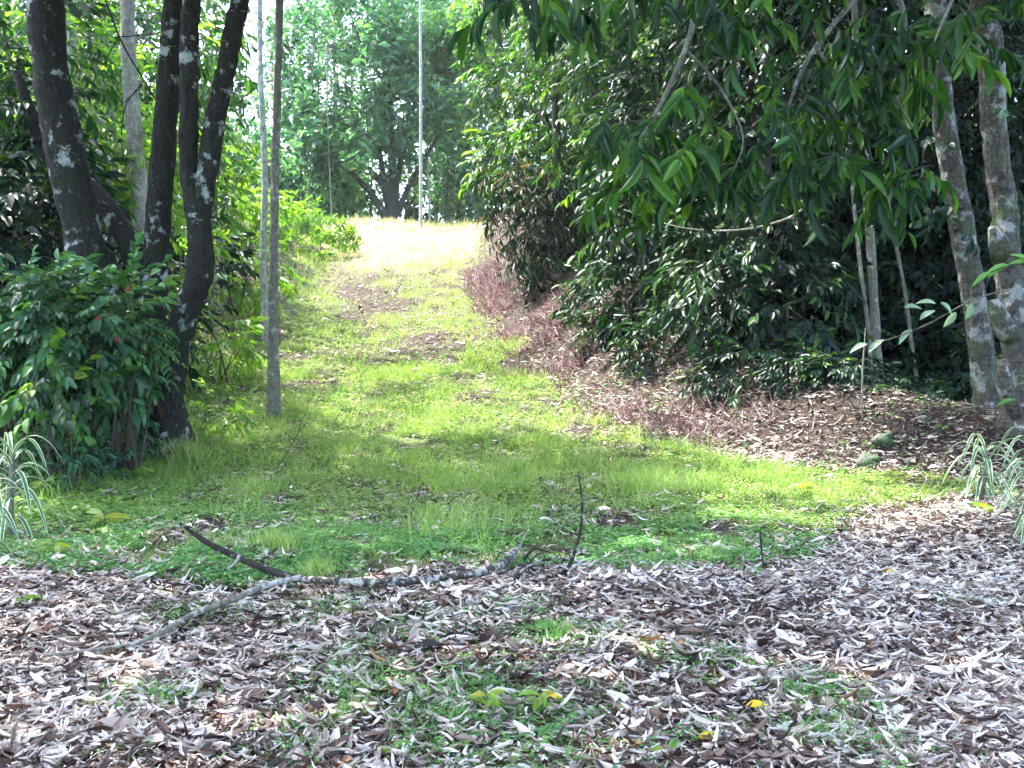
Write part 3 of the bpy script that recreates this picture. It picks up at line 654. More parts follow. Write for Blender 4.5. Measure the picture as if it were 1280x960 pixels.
# ================================================================== LEFT SIDE VEGETATION
LG = 'leafy trees behind the left trunks'
def left_tree(label, px, d, w, lumps, leaf, kind='broad', size=.6, **kw):
    b = at(px, 400, d); b[2] = float(H(b[0], b[1])) - .1
    t = max(l[1] * -1 for l in lumps); top = at(px, min(l[1] for l in lumps), d)
    st = [(np.array([b, (b + top) / 2 + (.1, 0, 0), top]), np.array([w, w * .7, w * .3]))]
    return make_tree('broadleaf_tree', label, 'tree', LG, b, st, 'bark_brown', [ell(x, y, dd, r, n) for x, y, dd, r, n in lumps], leaf, kind, T_MID, size, sides=10, twig=True, **kw)
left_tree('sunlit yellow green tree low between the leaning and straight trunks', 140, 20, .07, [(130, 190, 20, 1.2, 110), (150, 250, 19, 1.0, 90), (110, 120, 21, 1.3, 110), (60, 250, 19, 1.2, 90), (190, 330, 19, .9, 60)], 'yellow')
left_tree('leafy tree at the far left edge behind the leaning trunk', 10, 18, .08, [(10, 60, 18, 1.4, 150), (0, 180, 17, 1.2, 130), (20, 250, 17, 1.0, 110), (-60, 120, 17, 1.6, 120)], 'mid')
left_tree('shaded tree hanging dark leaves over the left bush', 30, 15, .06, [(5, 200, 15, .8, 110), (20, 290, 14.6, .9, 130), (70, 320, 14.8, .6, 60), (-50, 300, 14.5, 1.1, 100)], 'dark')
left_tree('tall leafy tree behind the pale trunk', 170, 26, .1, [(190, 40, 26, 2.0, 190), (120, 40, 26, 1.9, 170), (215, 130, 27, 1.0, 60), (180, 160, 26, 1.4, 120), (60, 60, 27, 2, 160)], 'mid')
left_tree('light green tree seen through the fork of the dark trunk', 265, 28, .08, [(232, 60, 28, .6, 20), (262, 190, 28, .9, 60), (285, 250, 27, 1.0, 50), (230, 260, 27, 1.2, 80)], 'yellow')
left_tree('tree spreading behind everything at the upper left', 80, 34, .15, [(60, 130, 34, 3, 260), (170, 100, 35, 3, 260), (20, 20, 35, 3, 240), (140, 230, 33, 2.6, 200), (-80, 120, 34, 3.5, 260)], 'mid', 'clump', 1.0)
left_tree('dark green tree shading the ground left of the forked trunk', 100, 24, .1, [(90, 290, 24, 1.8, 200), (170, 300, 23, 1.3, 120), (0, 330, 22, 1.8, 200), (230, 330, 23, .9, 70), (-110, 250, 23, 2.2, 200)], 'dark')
# shrubs and ferns on the left slope
def shrub(name, label, px, py, d, r, n, leaf, kind, size, group, rz=None, T=T_MID, **kw):
    c = at(px, py, d); b = down(c); st = []
    mbs = []
    root = thing(name, b, label, 'shrub' if 'fern' not in name else 'fern', group)
    mb = MB()
    for k in range(kw.pop('stems', 7)):
        e = c + rng.normal(0, .5, 3) * (r, r * .7, (rz or r) * .6); s0 = b + (rng.normal(0, .3 * r), rng.normal(0, .2 * r), .02)
        tube(mb, [s0, (s0 + e) / 2 + rng.normal(0, .06, 3), e], [.018, .013, .006], 5, .12, wob=.05)
    mb.build('stem', M['twig'], root, b)
    cm = MB(); P, u = lump_points(c, (r, r * .9, rz or r), n, shell=kw.get('shell', .35), gap=kw.get('gap', .36), gs=1.8); D = u + rng.normal(0, .4, u.shape); D[:, 2] = D[:, 2] * .6 + kw.get('lift', -.1)
    gz = H(P[:, 0], P[:, 1]) + .08; P[:, 2] = np.where(P[:, 2] > gz, P[:, 2], gz + rng.random(len(P)) * .5 * r); ok = np.ones(len(P), bool)
    if len(P) < 3: P = c + rng.normal(0, .4, (n // 2, 3)) * r; D = unit(P - c) + (0, 0, -.1); ok = np.ones(len(P), bool)
    sprays(cm, kind, P[ok], D[ok], size * rng.uniform(.7, 1.3, ok.sum()), T, tonep=kw.get('tone', 0), rbias=kw.get('rbias', 0), asp=kw.get('asp'))
    cm.build('foliage', [M[leaf], M['twig']], root, b)
    return root
LS = 'shrubs on the left slope'
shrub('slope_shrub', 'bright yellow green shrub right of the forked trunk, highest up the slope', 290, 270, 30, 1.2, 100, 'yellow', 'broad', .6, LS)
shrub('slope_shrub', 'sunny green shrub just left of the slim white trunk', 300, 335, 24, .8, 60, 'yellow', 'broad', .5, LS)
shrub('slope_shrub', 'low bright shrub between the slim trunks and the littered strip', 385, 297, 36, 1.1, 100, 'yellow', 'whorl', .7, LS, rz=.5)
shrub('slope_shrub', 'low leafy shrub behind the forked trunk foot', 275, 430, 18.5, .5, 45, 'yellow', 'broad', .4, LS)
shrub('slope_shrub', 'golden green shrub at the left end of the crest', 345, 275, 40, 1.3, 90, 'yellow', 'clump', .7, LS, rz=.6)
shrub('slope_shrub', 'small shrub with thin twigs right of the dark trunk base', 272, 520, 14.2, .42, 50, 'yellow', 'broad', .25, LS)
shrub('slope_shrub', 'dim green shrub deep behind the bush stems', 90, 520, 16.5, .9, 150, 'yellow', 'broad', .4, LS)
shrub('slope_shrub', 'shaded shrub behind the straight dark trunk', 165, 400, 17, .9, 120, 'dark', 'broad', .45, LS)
LB = 'bushes below the left trunks'
shrub('leafy_bush', 'low leafy undergrowth at ground level in front of the bush stems', 70, 580, 11.2, .45, 120, 'bush', 'broad', .22, LB, rz=.22, T=T_MID, rbias=.1, stems=8)
shrub('leafy_bush', 'straggly undergrowth between the bush and the forked trunk foot', 150, 560, 11.9, .35, 50, 'bush', 'broad', .2, LB, rz=.28, T=T_MID, rbias=0, stems=14)
shrub('leafy_bush', 'loose sprays of the bush reaching up in front of the straight dark trunk', 150, 375, 11.8, .28, 22, 'bush', 'broad', .36, LB, rz=.3, T=T_NEAR, rbias=.2, stems=4, lift=.5)
shrub('leafy_bush', 'loose light sprays standing up at the left frame edge above the bush', 40, 370, 12, .4, 30, 'bush', 'broad', .36, LB, rz=.25, T=T_NEAR, rbias=.2, stems=4, lift=.5)
bu = shrub('leafy_bush', 'dense dark green bush with red blossoms in front of the leaning trunk', 92, 430, 11.9, .7, 250, 'bush', 'broad', .4, LB, rz=.62, T=T_NEAR, rbias=.14, stems=14)
fl = MB()
for (px, py) in ((147, 424), (122, 398), (40, 486), (160, 362)):
    c = at(px, py, 11.2); k = 7; a = np.arange(k) * .9
    leaves(fl, np.repeat(c[None], k, 0), np.stack([np.cos(a), -.4 + 0 * a, np.sin(a)], -1), np.repeat([[0, -1, .1]], k, 0) + rng.normal(0, .5, (k, 3)), .035, .02, T_MID)
fl.build('blossoms', M['red'], bu, bu.location)
shrub('leafy_bush', 'dark bush at the left frame edge with paler rounded leaves', 5, 420, 12.2, .75, 260, 'bush', 'broad', .38, LB, rz=.6, T=T_NEAR, rbias=.05)
shrub('leafy_bush', 'low tangle of dark stems and leaves under the big bush', 100, 540, 12.3, .7, 230, 'bush', 'broad', .24, LB, rz=.38, stems=30, gap=.4, rbias=.05)
shrub('leafy_bush', 'bright round-leaved sprig sticking out low from the big bush', 75, 490, 10.9, .3, 18, 'mid', 'broad', .36, LB, rz=.2, T=T_NEAR, asp=.6, rbias=.05, stems=3)
shrub('leafy_bush', 'feathery compound-leaved bush right of the red blossoms', 160, 420, 11.8, .28, 50, 'bush', 'pinnate', .34, LB, rz=.35, T=T_MID, rbias=.25, stems=6)

# ================================================================== RIGHT BANK TREES
RG = 'broadleaf trees crowding the right bank'
def right_tree(label, px, d, w, lumps, leaf='dark', kind='broad', size=.55, **kw):
    lumps = list(lumps)
    if min(l[1] for l in lumps) < 250:
        zt = d * .345 + 2.6; pt = 454 - (zt + 1.2 - 1.5) / d * F; lumps.append((px, pt, d + .5, 2.4 + d * .03, 300))  # extra crown lump above the view, added to shade the foliage below
    b = at(px, 400, d); b = down(b); top = at(px, min(l[1] for l in lumps), d)
    st = [(np.array([b, (b + top) / 2 + rng.normal(0, .15, 3) * (1, 1, 0), top]), np.array([w, w * .75, w * .35]))]
    return make_tree('broadleaf_tree', label, 'tree', RG, b, st, 'bark_far', [ell(*l) for l in lumps], leaf, kind, kw.pop('T', T_MID), size, sides=10, **kw)
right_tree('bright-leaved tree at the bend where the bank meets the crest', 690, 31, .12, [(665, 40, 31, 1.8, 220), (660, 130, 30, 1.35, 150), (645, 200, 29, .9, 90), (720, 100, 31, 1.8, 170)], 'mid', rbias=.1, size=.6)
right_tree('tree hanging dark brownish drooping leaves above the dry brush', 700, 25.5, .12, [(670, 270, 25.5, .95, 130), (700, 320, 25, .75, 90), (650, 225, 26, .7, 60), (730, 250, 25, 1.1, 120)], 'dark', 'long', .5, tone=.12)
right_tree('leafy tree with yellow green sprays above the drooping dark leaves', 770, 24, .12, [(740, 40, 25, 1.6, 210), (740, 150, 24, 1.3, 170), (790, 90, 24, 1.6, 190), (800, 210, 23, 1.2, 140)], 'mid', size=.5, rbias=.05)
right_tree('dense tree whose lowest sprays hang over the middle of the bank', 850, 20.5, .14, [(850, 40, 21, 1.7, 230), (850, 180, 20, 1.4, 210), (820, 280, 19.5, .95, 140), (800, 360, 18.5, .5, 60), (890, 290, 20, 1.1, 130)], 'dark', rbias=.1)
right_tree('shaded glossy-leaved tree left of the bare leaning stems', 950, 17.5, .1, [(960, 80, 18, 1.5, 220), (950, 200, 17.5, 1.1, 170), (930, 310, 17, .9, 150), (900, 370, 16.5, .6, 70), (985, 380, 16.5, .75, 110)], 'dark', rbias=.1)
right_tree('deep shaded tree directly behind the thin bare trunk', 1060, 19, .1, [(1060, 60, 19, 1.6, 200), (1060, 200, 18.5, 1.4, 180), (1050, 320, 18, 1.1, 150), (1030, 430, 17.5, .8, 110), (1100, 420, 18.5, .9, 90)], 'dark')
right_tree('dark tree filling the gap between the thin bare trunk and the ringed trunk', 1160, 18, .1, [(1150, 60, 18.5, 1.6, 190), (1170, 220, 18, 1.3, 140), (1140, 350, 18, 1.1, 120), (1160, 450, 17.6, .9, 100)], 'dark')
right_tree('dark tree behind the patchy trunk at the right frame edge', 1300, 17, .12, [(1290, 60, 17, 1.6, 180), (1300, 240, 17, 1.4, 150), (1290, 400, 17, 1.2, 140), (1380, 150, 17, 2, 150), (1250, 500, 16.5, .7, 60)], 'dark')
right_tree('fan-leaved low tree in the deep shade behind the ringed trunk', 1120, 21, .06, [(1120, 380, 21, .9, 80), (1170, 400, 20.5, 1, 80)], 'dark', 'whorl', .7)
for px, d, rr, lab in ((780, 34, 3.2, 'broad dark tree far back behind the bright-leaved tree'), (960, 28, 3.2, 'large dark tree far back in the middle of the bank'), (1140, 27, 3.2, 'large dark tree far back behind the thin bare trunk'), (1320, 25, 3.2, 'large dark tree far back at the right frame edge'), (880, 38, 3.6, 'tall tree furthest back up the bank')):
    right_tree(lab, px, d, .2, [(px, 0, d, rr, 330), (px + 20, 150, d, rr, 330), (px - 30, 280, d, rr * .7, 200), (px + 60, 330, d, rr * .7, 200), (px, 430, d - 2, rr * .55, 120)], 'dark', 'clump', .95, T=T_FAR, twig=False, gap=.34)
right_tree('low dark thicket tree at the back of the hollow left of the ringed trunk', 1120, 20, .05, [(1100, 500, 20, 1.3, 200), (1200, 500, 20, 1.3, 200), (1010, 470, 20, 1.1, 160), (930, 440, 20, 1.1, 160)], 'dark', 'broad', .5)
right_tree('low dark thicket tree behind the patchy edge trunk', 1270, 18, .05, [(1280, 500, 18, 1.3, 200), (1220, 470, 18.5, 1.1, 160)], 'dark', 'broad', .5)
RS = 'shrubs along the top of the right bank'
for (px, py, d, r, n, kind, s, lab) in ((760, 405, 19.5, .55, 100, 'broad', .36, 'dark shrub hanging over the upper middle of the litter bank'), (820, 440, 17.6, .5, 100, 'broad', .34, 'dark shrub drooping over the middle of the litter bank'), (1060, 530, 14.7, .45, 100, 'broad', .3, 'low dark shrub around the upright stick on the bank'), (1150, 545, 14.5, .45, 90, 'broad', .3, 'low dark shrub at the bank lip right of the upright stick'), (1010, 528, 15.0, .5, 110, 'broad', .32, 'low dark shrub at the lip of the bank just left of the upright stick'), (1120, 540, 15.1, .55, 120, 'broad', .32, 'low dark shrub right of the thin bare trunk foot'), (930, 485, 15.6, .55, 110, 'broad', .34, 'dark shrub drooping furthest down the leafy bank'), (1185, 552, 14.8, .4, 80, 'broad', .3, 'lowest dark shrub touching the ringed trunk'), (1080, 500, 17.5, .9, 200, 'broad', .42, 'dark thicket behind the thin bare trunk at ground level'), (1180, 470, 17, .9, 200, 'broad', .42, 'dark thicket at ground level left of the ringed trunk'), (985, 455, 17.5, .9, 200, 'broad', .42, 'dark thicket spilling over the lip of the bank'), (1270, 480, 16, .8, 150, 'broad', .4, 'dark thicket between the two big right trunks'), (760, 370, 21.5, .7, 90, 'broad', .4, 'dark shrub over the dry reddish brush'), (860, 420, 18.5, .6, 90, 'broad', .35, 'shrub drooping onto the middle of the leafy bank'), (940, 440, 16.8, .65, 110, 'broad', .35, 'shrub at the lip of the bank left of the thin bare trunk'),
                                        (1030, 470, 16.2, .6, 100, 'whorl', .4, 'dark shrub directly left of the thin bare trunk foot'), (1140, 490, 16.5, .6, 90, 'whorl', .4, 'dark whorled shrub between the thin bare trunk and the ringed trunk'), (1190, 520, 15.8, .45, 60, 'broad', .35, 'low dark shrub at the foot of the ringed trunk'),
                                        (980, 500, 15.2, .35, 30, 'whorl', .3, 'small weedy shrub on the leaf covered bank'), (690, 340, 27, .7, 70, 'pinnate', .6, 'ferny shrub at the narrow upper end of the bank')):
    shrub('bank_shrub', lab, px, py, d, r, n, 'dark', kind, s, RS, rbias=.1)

# trunks on the right
TG = 'trunks at the right frame edge'
K_ = stem_px([(1232, -60), (1238, 60), (1244, 170), (1256, 290), (1266, 370), (1274, 460), (1282, 585)], 12.6, [28, 29, 30, 33, 34, 36, 42], top=(6.2, 12.4, 11))
Kb = MB()
for (px, py, s) in ((1240, 345, .09), (1252, 300, .07), (1253, 395, .09), (1262, 455, .08), (1246, 150, .05)):
    pass
root = make_tree('forest_tree', 'knobbly patchy grey and brown trunk at the right frame edge', 'tree', TG, K_[0][0], [K_], 'bark_patch',
          crown_lumps((5.6, 12.0, 10.6), 3.0, 620, 6), 'mid', size=.85, T=T_FAR, sides=28, twig=False, rough=.2,
          bare=[(np.array([at(1256, 320, 12.5), at(1246, 300, 12.4), at(1240, 285, 12.3)]), np.array([.16, .11, .05])), (np.array([at(1262, 420, 12.5), at(1248, 395, 12.4), at(1242, 375, 12.4)]), np.array([.14, .11, .06])),
                (np.array([at(1272, 520, 12.5), at(1256, 480, 12.4), at(1252, 450, 12.4)]), np.array([.12, .1, .05]))])
L_ = stem_px([(1160, -60), (1172, 60), (1184, 180), (1205, 300), (1222, 400), (1232, 480), (1242, 565)], 13.8, [26, 26, 27, 29, 30, 31, 38], top=(4.6, 14, 11))
make_tree('forest_tree', 'leaning ringed trunk with grey patches beside the patchy edge trunk', 'tree', TG, L_[0][0], [L_], 'bark_patch',
          crown_lumps((4.4, 14.5, 11), 3.0, 620, 6), 'mid', size=.85, T=T_FAR, sides=24, twig=False, rough=.08)
m0 = stem_px([(1070, 60), (1080, 200), (1090, 330), (1094, 430), (1098, 535)], 16, [8, 10, 11, 13, 16], top=at(1066, -120, 16))
make_tree('slim_tree', 'thin grey bare trunk standing alone on top of the right bank', 'tree', TG, m0[0][0], [m0], 'bark_brown', [], 'dark', sides=12, rough=.1)
m1 = stem_px([(1062, 200), (1074, 320), (1086, 420), (1090, 500)], 15.6, [4, 5, 5, 6], top=at(1050, 60, 15.6))
make_tree('slim_tree', 'bent thin sapling stem crossing in front of the thin grey trunk', 'tree', TG, m1[0][0], [m1], 'bark_brown', [], 'dark', sides=8)
m2 = stem_px([(1110, 250), (1130, 360), (1142, 450), (1156, 530)], 16.4, [5, 5, 6, 6], top=at(1095, 120, 16.4))
make_tree('slim_tree', 'leaning thin stem in shadow between the thin grey trunk and ringed trunk', 'tree', TG, m2[0][0], [m2], 'bark_brown', [], 'dark', sides=8)
m3 = stem_px([(1078, 470), (1078, 520), (1077, 570)], 13.6, [3, 3, 3], top=at(1082, 410, 13.7), topr=.008)
make_tree('slim_tree', 'very thin upright stick planted in the bank below the thin trunk', 'tree', TG, m3[0][0], [m3], 'bark_brown', [], 'dark', sides=6)

# overhanging long-leaved tree: trunk out of frame on the right, limbs over the track
O_base = down(np.array([7.6, 9.0, 0]))
Ost = (np.array([O_base, up(7.4, 9, 3), up(7.0, 9, 6), up(6.4, 9, 8.5)]), np.array([.24, .2, .16, .08]))
def limb(pts, r): return (np.array([at(*p) for p in pts]), np.linspace(r, r * .25, len(pts)))
limbs = [limb([(1500, -250, 9), (1250, -120, 9), (1110, -40, 9), (1020, 60, 9), (980, 150, 9)], .05), limb([(1250, -120, 9), (1000, -110, 8.4), (890, -30, 8.2), (855, 60, 8.2), (825, 130, 8.2), (790, 190, 8.2)], .04),
         limb([(1000, -110, 8.4), (820, -110, 7.4), (700, -70, 7.2), (650, -10, 7.2)], .03), limb([(1110, -40, 9), (1130, 30, 9), (1115, 100, 9), (1140, 160, 9)], .03), limb([(1300, -150, 8.8), (1220, -60, 8), (1190, 0, 8), (1170, 50, 8)], .03),
         limb([(855, 60, 8.2), (900, 110, 8.2), (930, 170, 8.2), (915, 220, 8.2)], .014), limb([(1020, 60, 9), (1070, 130, 9), (1090, 200, 9)], .015)]
OV = thing('overhanging_tree', O_base, 'tree reaching long drooping lance-shaped leaves over the track from the right', 'tree')
mb = MB(); tube(mb, *Ost, 16, rough=.1); mb.build('trunk', M['bark_patch'], OV, O_base)
for l in limbs: mb = MB(); tube(mb, l[0], l[1], 6, .1, .1, 10, wob=.04); mb.build('branch', M['bark_brown'], OV, O_base)
cm = MB(); O = []; DD = []
def droop_cluster(px, py, d, rpx, n):
    for _ in range(n):
        a = rng.uniform(0, 2 * PI); q = math.sqrt(rng.random()); p = at(px + rpx * q * math.cos(a), py + rpx * .7 * q * math.sin(a), d + rng.normal(0, .35)); O.append(p); DD.append((rng.normal(-.3, .8), rng.normal(-.3, .8), -.15))
for args in ((655, -10, 7.2, 50, 7), (760, 0, 7.6, 60, 4), (960, 20, 8.4, 40, 6), (885, 15, 8.2, 30, 4), (790, 150, 8.3, 40, 9), (850, 200, 8.3, 60, 16), (920, 180, 8.4, 60, 14), (880, 120, 8.4, 30, 4), (985, 210, 8.8, 50, 12), (1010, 120, 9, 60, 16), (1050, 60, 9, 60, 12), (1070, 170, 9, 60, 20), (1120, 110, 9, 60, 12), (1140, 200, 9, 40, 8), (1150, 20, 8.6, 60, 10),
             (1200, 20, 8.2, 50, 8), (1090, 260, 9.1, 22, 3), (1290, -40, 8.6, 90, 14), (1040, -60, 8.8, 110, 20), (850, -80, 8.2, 120, 16)): droop_cluster(*args)
O = np.array(O); DD = np.array(DD)
sprays(cm, 'long', O, DD, rng.uniform(.32, .52, len(O)), T_LONG, asp=.23, rbias=.03)
n = 900   # upper crown over the frame
P, u = lump_points((4.6, 9.5, 8.2), (3.4, 3.4, 1.8), n, .3); sprays(cm, 'clump', P, u + (0, 0, -.2), .8, T_FAR, twig=False)
P, u = lump_points((.4, 9.0, 9.4), (3.2, 2.6, 1.1), 420, .3, .4); sprays(cm, 'clump', P, u + (0, 0, -.2), .8, T_FAR, twig=False)  # unseen crown lump added over the track to shade the right foreground
for q in ((3.2, 9.2, 8.8), (1.5, 9.6, 9.2)): pass
mb = MB(); tube(mb, [up(6.8, 9, 7), up(4, 9.2, 8.6), up(.4, 9, 9.4)], [.1, .07, .02], 8, .2); mb.build('branch', M['bark_brown'], OV, O_base)
cm.build('crown', [M['overhang'], M['twig']], OV, O_base)

# arching bare branch and leafy twig in front of the right bank
ab = MB(); P = np.array([at(*p) for p in ((780, 262, 14), (850, 284, 13.6), (910, 289, 13.4), (965, 280, 13.2), (1010, 255, 13), (1070, 170, 12.8))]); tube(ab, P, [.006, .01, .014, .016, .018, .02], 6, .08, wob=.03)
tag(ab.build('bare_branch', M['bark_brown']), 'slender bare branch arching in front of the dark leaves above the bank', 'branch')
lt = thing('leafy_twig', at(1262, 362, 11.6), 'thin twig with a few pale leaves reaching left from the patchy trunk', 'twig')
mb = MB(); TP = [(1262, 362, 12), (1215, 375, 11.7), (1160, 405, 11.4), (1110, 425, 11.2), (1080, 430, 11.1)]; P = np.array([at(*p) for p in TP]); tube(mb, P, [.01, .008, .006, .005, .003], 5, .06, wob=.02); mb.build('stem', M['twig'], lt, lt.location)
cm = MB(); LP = [((1195, 390, 11.6), (-.6, 0, -.8)), ((1215, 378, 11.7), (-.3, 0, -1)), ((1140, 412, 11.3), (-.8, 0, -.7)), ((1150, 400, 11.3), (.6, 0, .5)), ((1105, 425, 11.2), (-1, 0, -.6)), ((1085, 430, 11.1), (-1, 0, -.3)), ((1170, 380, 11.4), (-.9, 0, .2)), ((1175, 378, 11.4), (.7, 0, -.5)), ((1130, 385, 11.3), (.8, 0, .1))]
leaves(cm, np.array([at(*p) for p, _ in LP]), np.array([d for _, d in LP], float), np.array([(rng.normal(0, .3), -.6, .7) for _ in LP]), .2, .075, T_NEAR, np.full(len(LP), .6)); cm.build('leaves', M['pale'], lt, lt.location)
for (pts, lab) in (([(1290, 330, 9), (1262, 332, 9), (1240, 340, 9)], 'bright green leaflets poking in at the right edge, halfway up'), ([(1300, 480, 10), (1270, 500, 10.4), (1262, 440, 10.6)], 'single pale leaves in front of the patchy trunk, low down')):
    t_ = thing('leaf_sprig', at(*pts[0]), lab, 'sprig'); mb = MB(); P = np.array([at(*p) for p in pts]); tube(mb, P, [.006, .005, .003], 5, .05); mb.build('stem', M['twig'], t_, t_.location)
    cm = MB(); k = 5 if 'bright' in lab else 3; q = np.array([P[min(j // 2, 2)] for j in range(k)]); leaves(cm, q, np.array([(-.8 - .2 * j, -.1, .5 - .35 * j) for j in range(k)]), np.array([(0, -.7, .7)] * k), .2, .05, T_NEAR, np.full(k, .85)); cm.build('leaves', M['herb' if k == 5 else 'mid'], t_, t_.location)
# climbing leaves on the right trunks
cl = MB(); O = []; DD = []
for (px, py, d) in ((1168, 150, 13.4), (1150, 180, 13.3), (1175, 170, 13.4), (1185, 265, 13.4), (1210, 258, 13.4), (1262, 95, 12), (1270, 150, 12), (1150, 260, 13.4), (1225, 265, 13), (1195, 285, 13.3), (1278, 70, 12)):
    O.append(at(px, py, d)); DD.append((rng.normal(0, 1), -.6, rng.normal(0, .3)))
sprays(cl, 'broad', np.array(O), np.array(DD), .42, T_NEAR, asp=.55, rbias=.3)
tag(cl.build('creeper', [M['dark'], M['twig']]), 'climbing creeper with pale heart-shaped leaves on the right trunks', 'creeper')

# ================================================================== STRIPED PLANTS
def striped(label, c, n, L, seed, tall=.0, big=1.):
    g = np.random.default_rng(seed); b = down(c); root = thing('striped_plant', b, label, 'plant', 'striped long-leaved plants')
    mb = MB(); tube(mb, [b, b + (0.02, 0, .3 + tall), b + (.04, 0, .45 + tall)], [.03, .022, .012], 7, .08, .1, 10); mb.build('stem', M['bark_brown'], root, b)
    cm = MB()
    for k in range(n):
        a = k * 2.4 + g.normal(0, .2); h = .12 + (.36 + tall) * (k / n) + .02; p = b + (0.02, 0, h); l = L * g.uniform(.7, 1.15); rise = .2 + .9 * k / n + g.normal(0, .1); m = 10
        t = np.linspace(0, 1, m); out = np.array([math.cos(a), math.sin(a), 0]); side = np.array([-math.sin(a), math.cos(a), 0])
        C = p + out[None] * (l * (t * .8))[:, None] + np.array([0, 0, 1.])[None] * (l * (rise * t - (1.0 + .3 * rise) * t ** 2.2))[:, None]
        C[:, 2] = np.maximum(C[:, 2], H(C[:, 0], C[:, 1]) + .01)
        w = .022 * big * np.sin(np.clip(t * .9 + .1, 0, 1) * PI) ** .6
        V = []; tn = []
        for v, tt in ((-1, 0), (-.62, .2), (-.55, .9), (0, 1.), (.55, .9), (.62, .2), (1, 0)):
            V.append(C + side * (v * w)[:, None] + np.array([0, 0, 1.]) * (abs(v) * w * .35)[:, None]); tn += [tt]
        V = np.stack(V, 1); i = np.arange(m - 1)[:, None] * 7 + np.arange(6)[None]; f = np.stack([i, i + 1, i + 8, i + 7], -1).reshape(-1)
        cm.add(V.reshape(-1, 3), f, np.full(len(f) // 4, 4), .5, np.tile(tn, m))
    cm.build('leaves', M['striped'], root, b)
striped('tall white-striped plant at the left frame edge under the bush', at(12, 640, 9.0), 30, .62, 3, .35, 1.)
striped('drooping white-striped plant low at the left edge by the dead leaves', at(-22, 720, 7.8), 22, .5, 5, .1, .9)
striped('white-striped plant with curled leaves at the foot of the ringed trunk', at(1228, 622, 11.2), 26, .55, 4, .1, 1.)
striped('white-striped plant arching at the right frame edge', at(1290, 640, 10.2), 30, .62, 6, .3, 1.)
striped('white-striped plant trailing to the ground, lowest at the right edge', at(1292, 690, 8.9), 26, .5, 8, .1, .9)

# ================================================================== FALLEN BRANCH
def gp(px, py, lift=0):
    p, d = ground(px, py); p = p.copy(); p[2] += lift; return p
fb0 = gp(430, 742); FB = thing('fallen_branch', fb0, 'long lichen-spotted fallen branch with forked ends lying across the track', 'branch')
def fbpart(name, pts, radii, mat, rough=.15, wob=.02, sides=10):
    mb = MB(); tube(mb, np.array(pts), radii, sides, .04, rough, 18, wob=wob); mb.build(name, M[mat], FB, fb0)
M['bark_fallen'] = bark_mat('fallen_bark', (.09, .075, .062), (.02, .017, .015), (.4, .4, .37), .53, 26, .5)
M['bark_flimb'] = bark_mat('weathered_limb_bark', (.3, .27, .235), (.09, .075, .06), (.5, .48, .44), .56, 20, .6)
M['bark_fdark'] = bark_mat('dark_fallen_bark', (.05, .042, .036), (.015, .013, .012), (.4, .4, .38), .62, 16)
fbpart('limb', [gp(372, 738, .08), gp(430, 746, .09), gp(490, 747, .09), gp(550, 739, .09), gp(600, 732, .1), gp(635, 718, .11), gp(652, 702, .13)], [.02, .024, .027, .025, .027, .032, .016], 'bark_fallen', wob=.07)
dr = gp(378, 738, .06)
def mixd(px, py, dep): return at(px, py, dep)
fbpart('fork', [dr, mixd(335, 712, 7.45), mixd(290, 692, 7.55), mixd(258, 676, 7.6), mixd(225, 654, 7.65)], [.03, .026, .022, .02, .012], 'bark_fdark')
fbpart('fork', [gp(376, 740, .1), gp(330, 752, .1), gp(290, 768, .09), gp(240, 788, .085), gp(205, 807, .08), gp(165, 822, .075), gp(110, 830, .07), gp(50, 834, .06), gp(-20, 836, .06)], [.02, .021, .02, .017, .015, .012, .009, .008, .006], 'bark_flimb')
fbpart('twig', [gp(165, 820, .02), gp(140, 800, .05), gp(125, 792, .06)], [.01, .007, .004], 'bark_fdark', sides=6)
fbpart('twig', [gp(640, 738, .03), gp(655, 724, .08), mixd(676, 702, 7.7), mixd(688, 700, 7.7)], [.02, .018, .014, .006], 'bark_fdark', sides=8)
v0 = gp(700, 728, .01)
fbpart('twig', [gp(672, 738, .02), v0 + (0, 0, .02), at(716, 694, v0[1]), at(726, 655, v0[1]), at(726, 620, v0[1]), at(722, 588, v0[1])], [.01, .014, .012, .009, .007, .004], 'bark_fdark', sides=6, wob=.03)
fbpart('twig', [at(688, 712, v0[1]), at(700, 706, v0[1]), at(712, 712, v0[1]), at(708, 728, v0[1])], [.008, .008, .007, .006], 'bark_pale', sides=6)
fbpart('twig', [gp(668, 722, .02), at(664, 700, v0[1]), at(680, 690, v0[1]), at(680, 716, v0[1])], [.006, .006, .005, .004], 'bark_fdark', sides=6)
for tp in ([(640, 735), (660, 712), (700, 700), (735, 712)], [(650, 740), (690, 735), (720, 730)], [(600, 732), (575, 716), (548, 706)], [(655, 705), (668, 690), (690, 694)], [(690, 745), (705, 715), (722, 705)], [(640, 720), (655, 745), (670, 760)], [(520, 742), (505, 752), (480, 762)], [(300, 697), (292, 712), (262, 722)], [(680, 715), (664, 728), (640, 742)]):
    fbpart('twig', [at(a, b, v0[1] + .02 * i) + (0, 0, .03) for i, (a, b) in enumerate(tp)], list(np.linspace(.013, .004, len(tp))), 'bark_fdark' if tp[0][0] % 20 else 'bark_fallen', sides=5, wob=.04)
fbpart('twig', [gp(430, 744, .04), gp(445, 756, .02), gp(452, 764, .01)], [.014, .011, .006], 'bark_pale', sides=6)
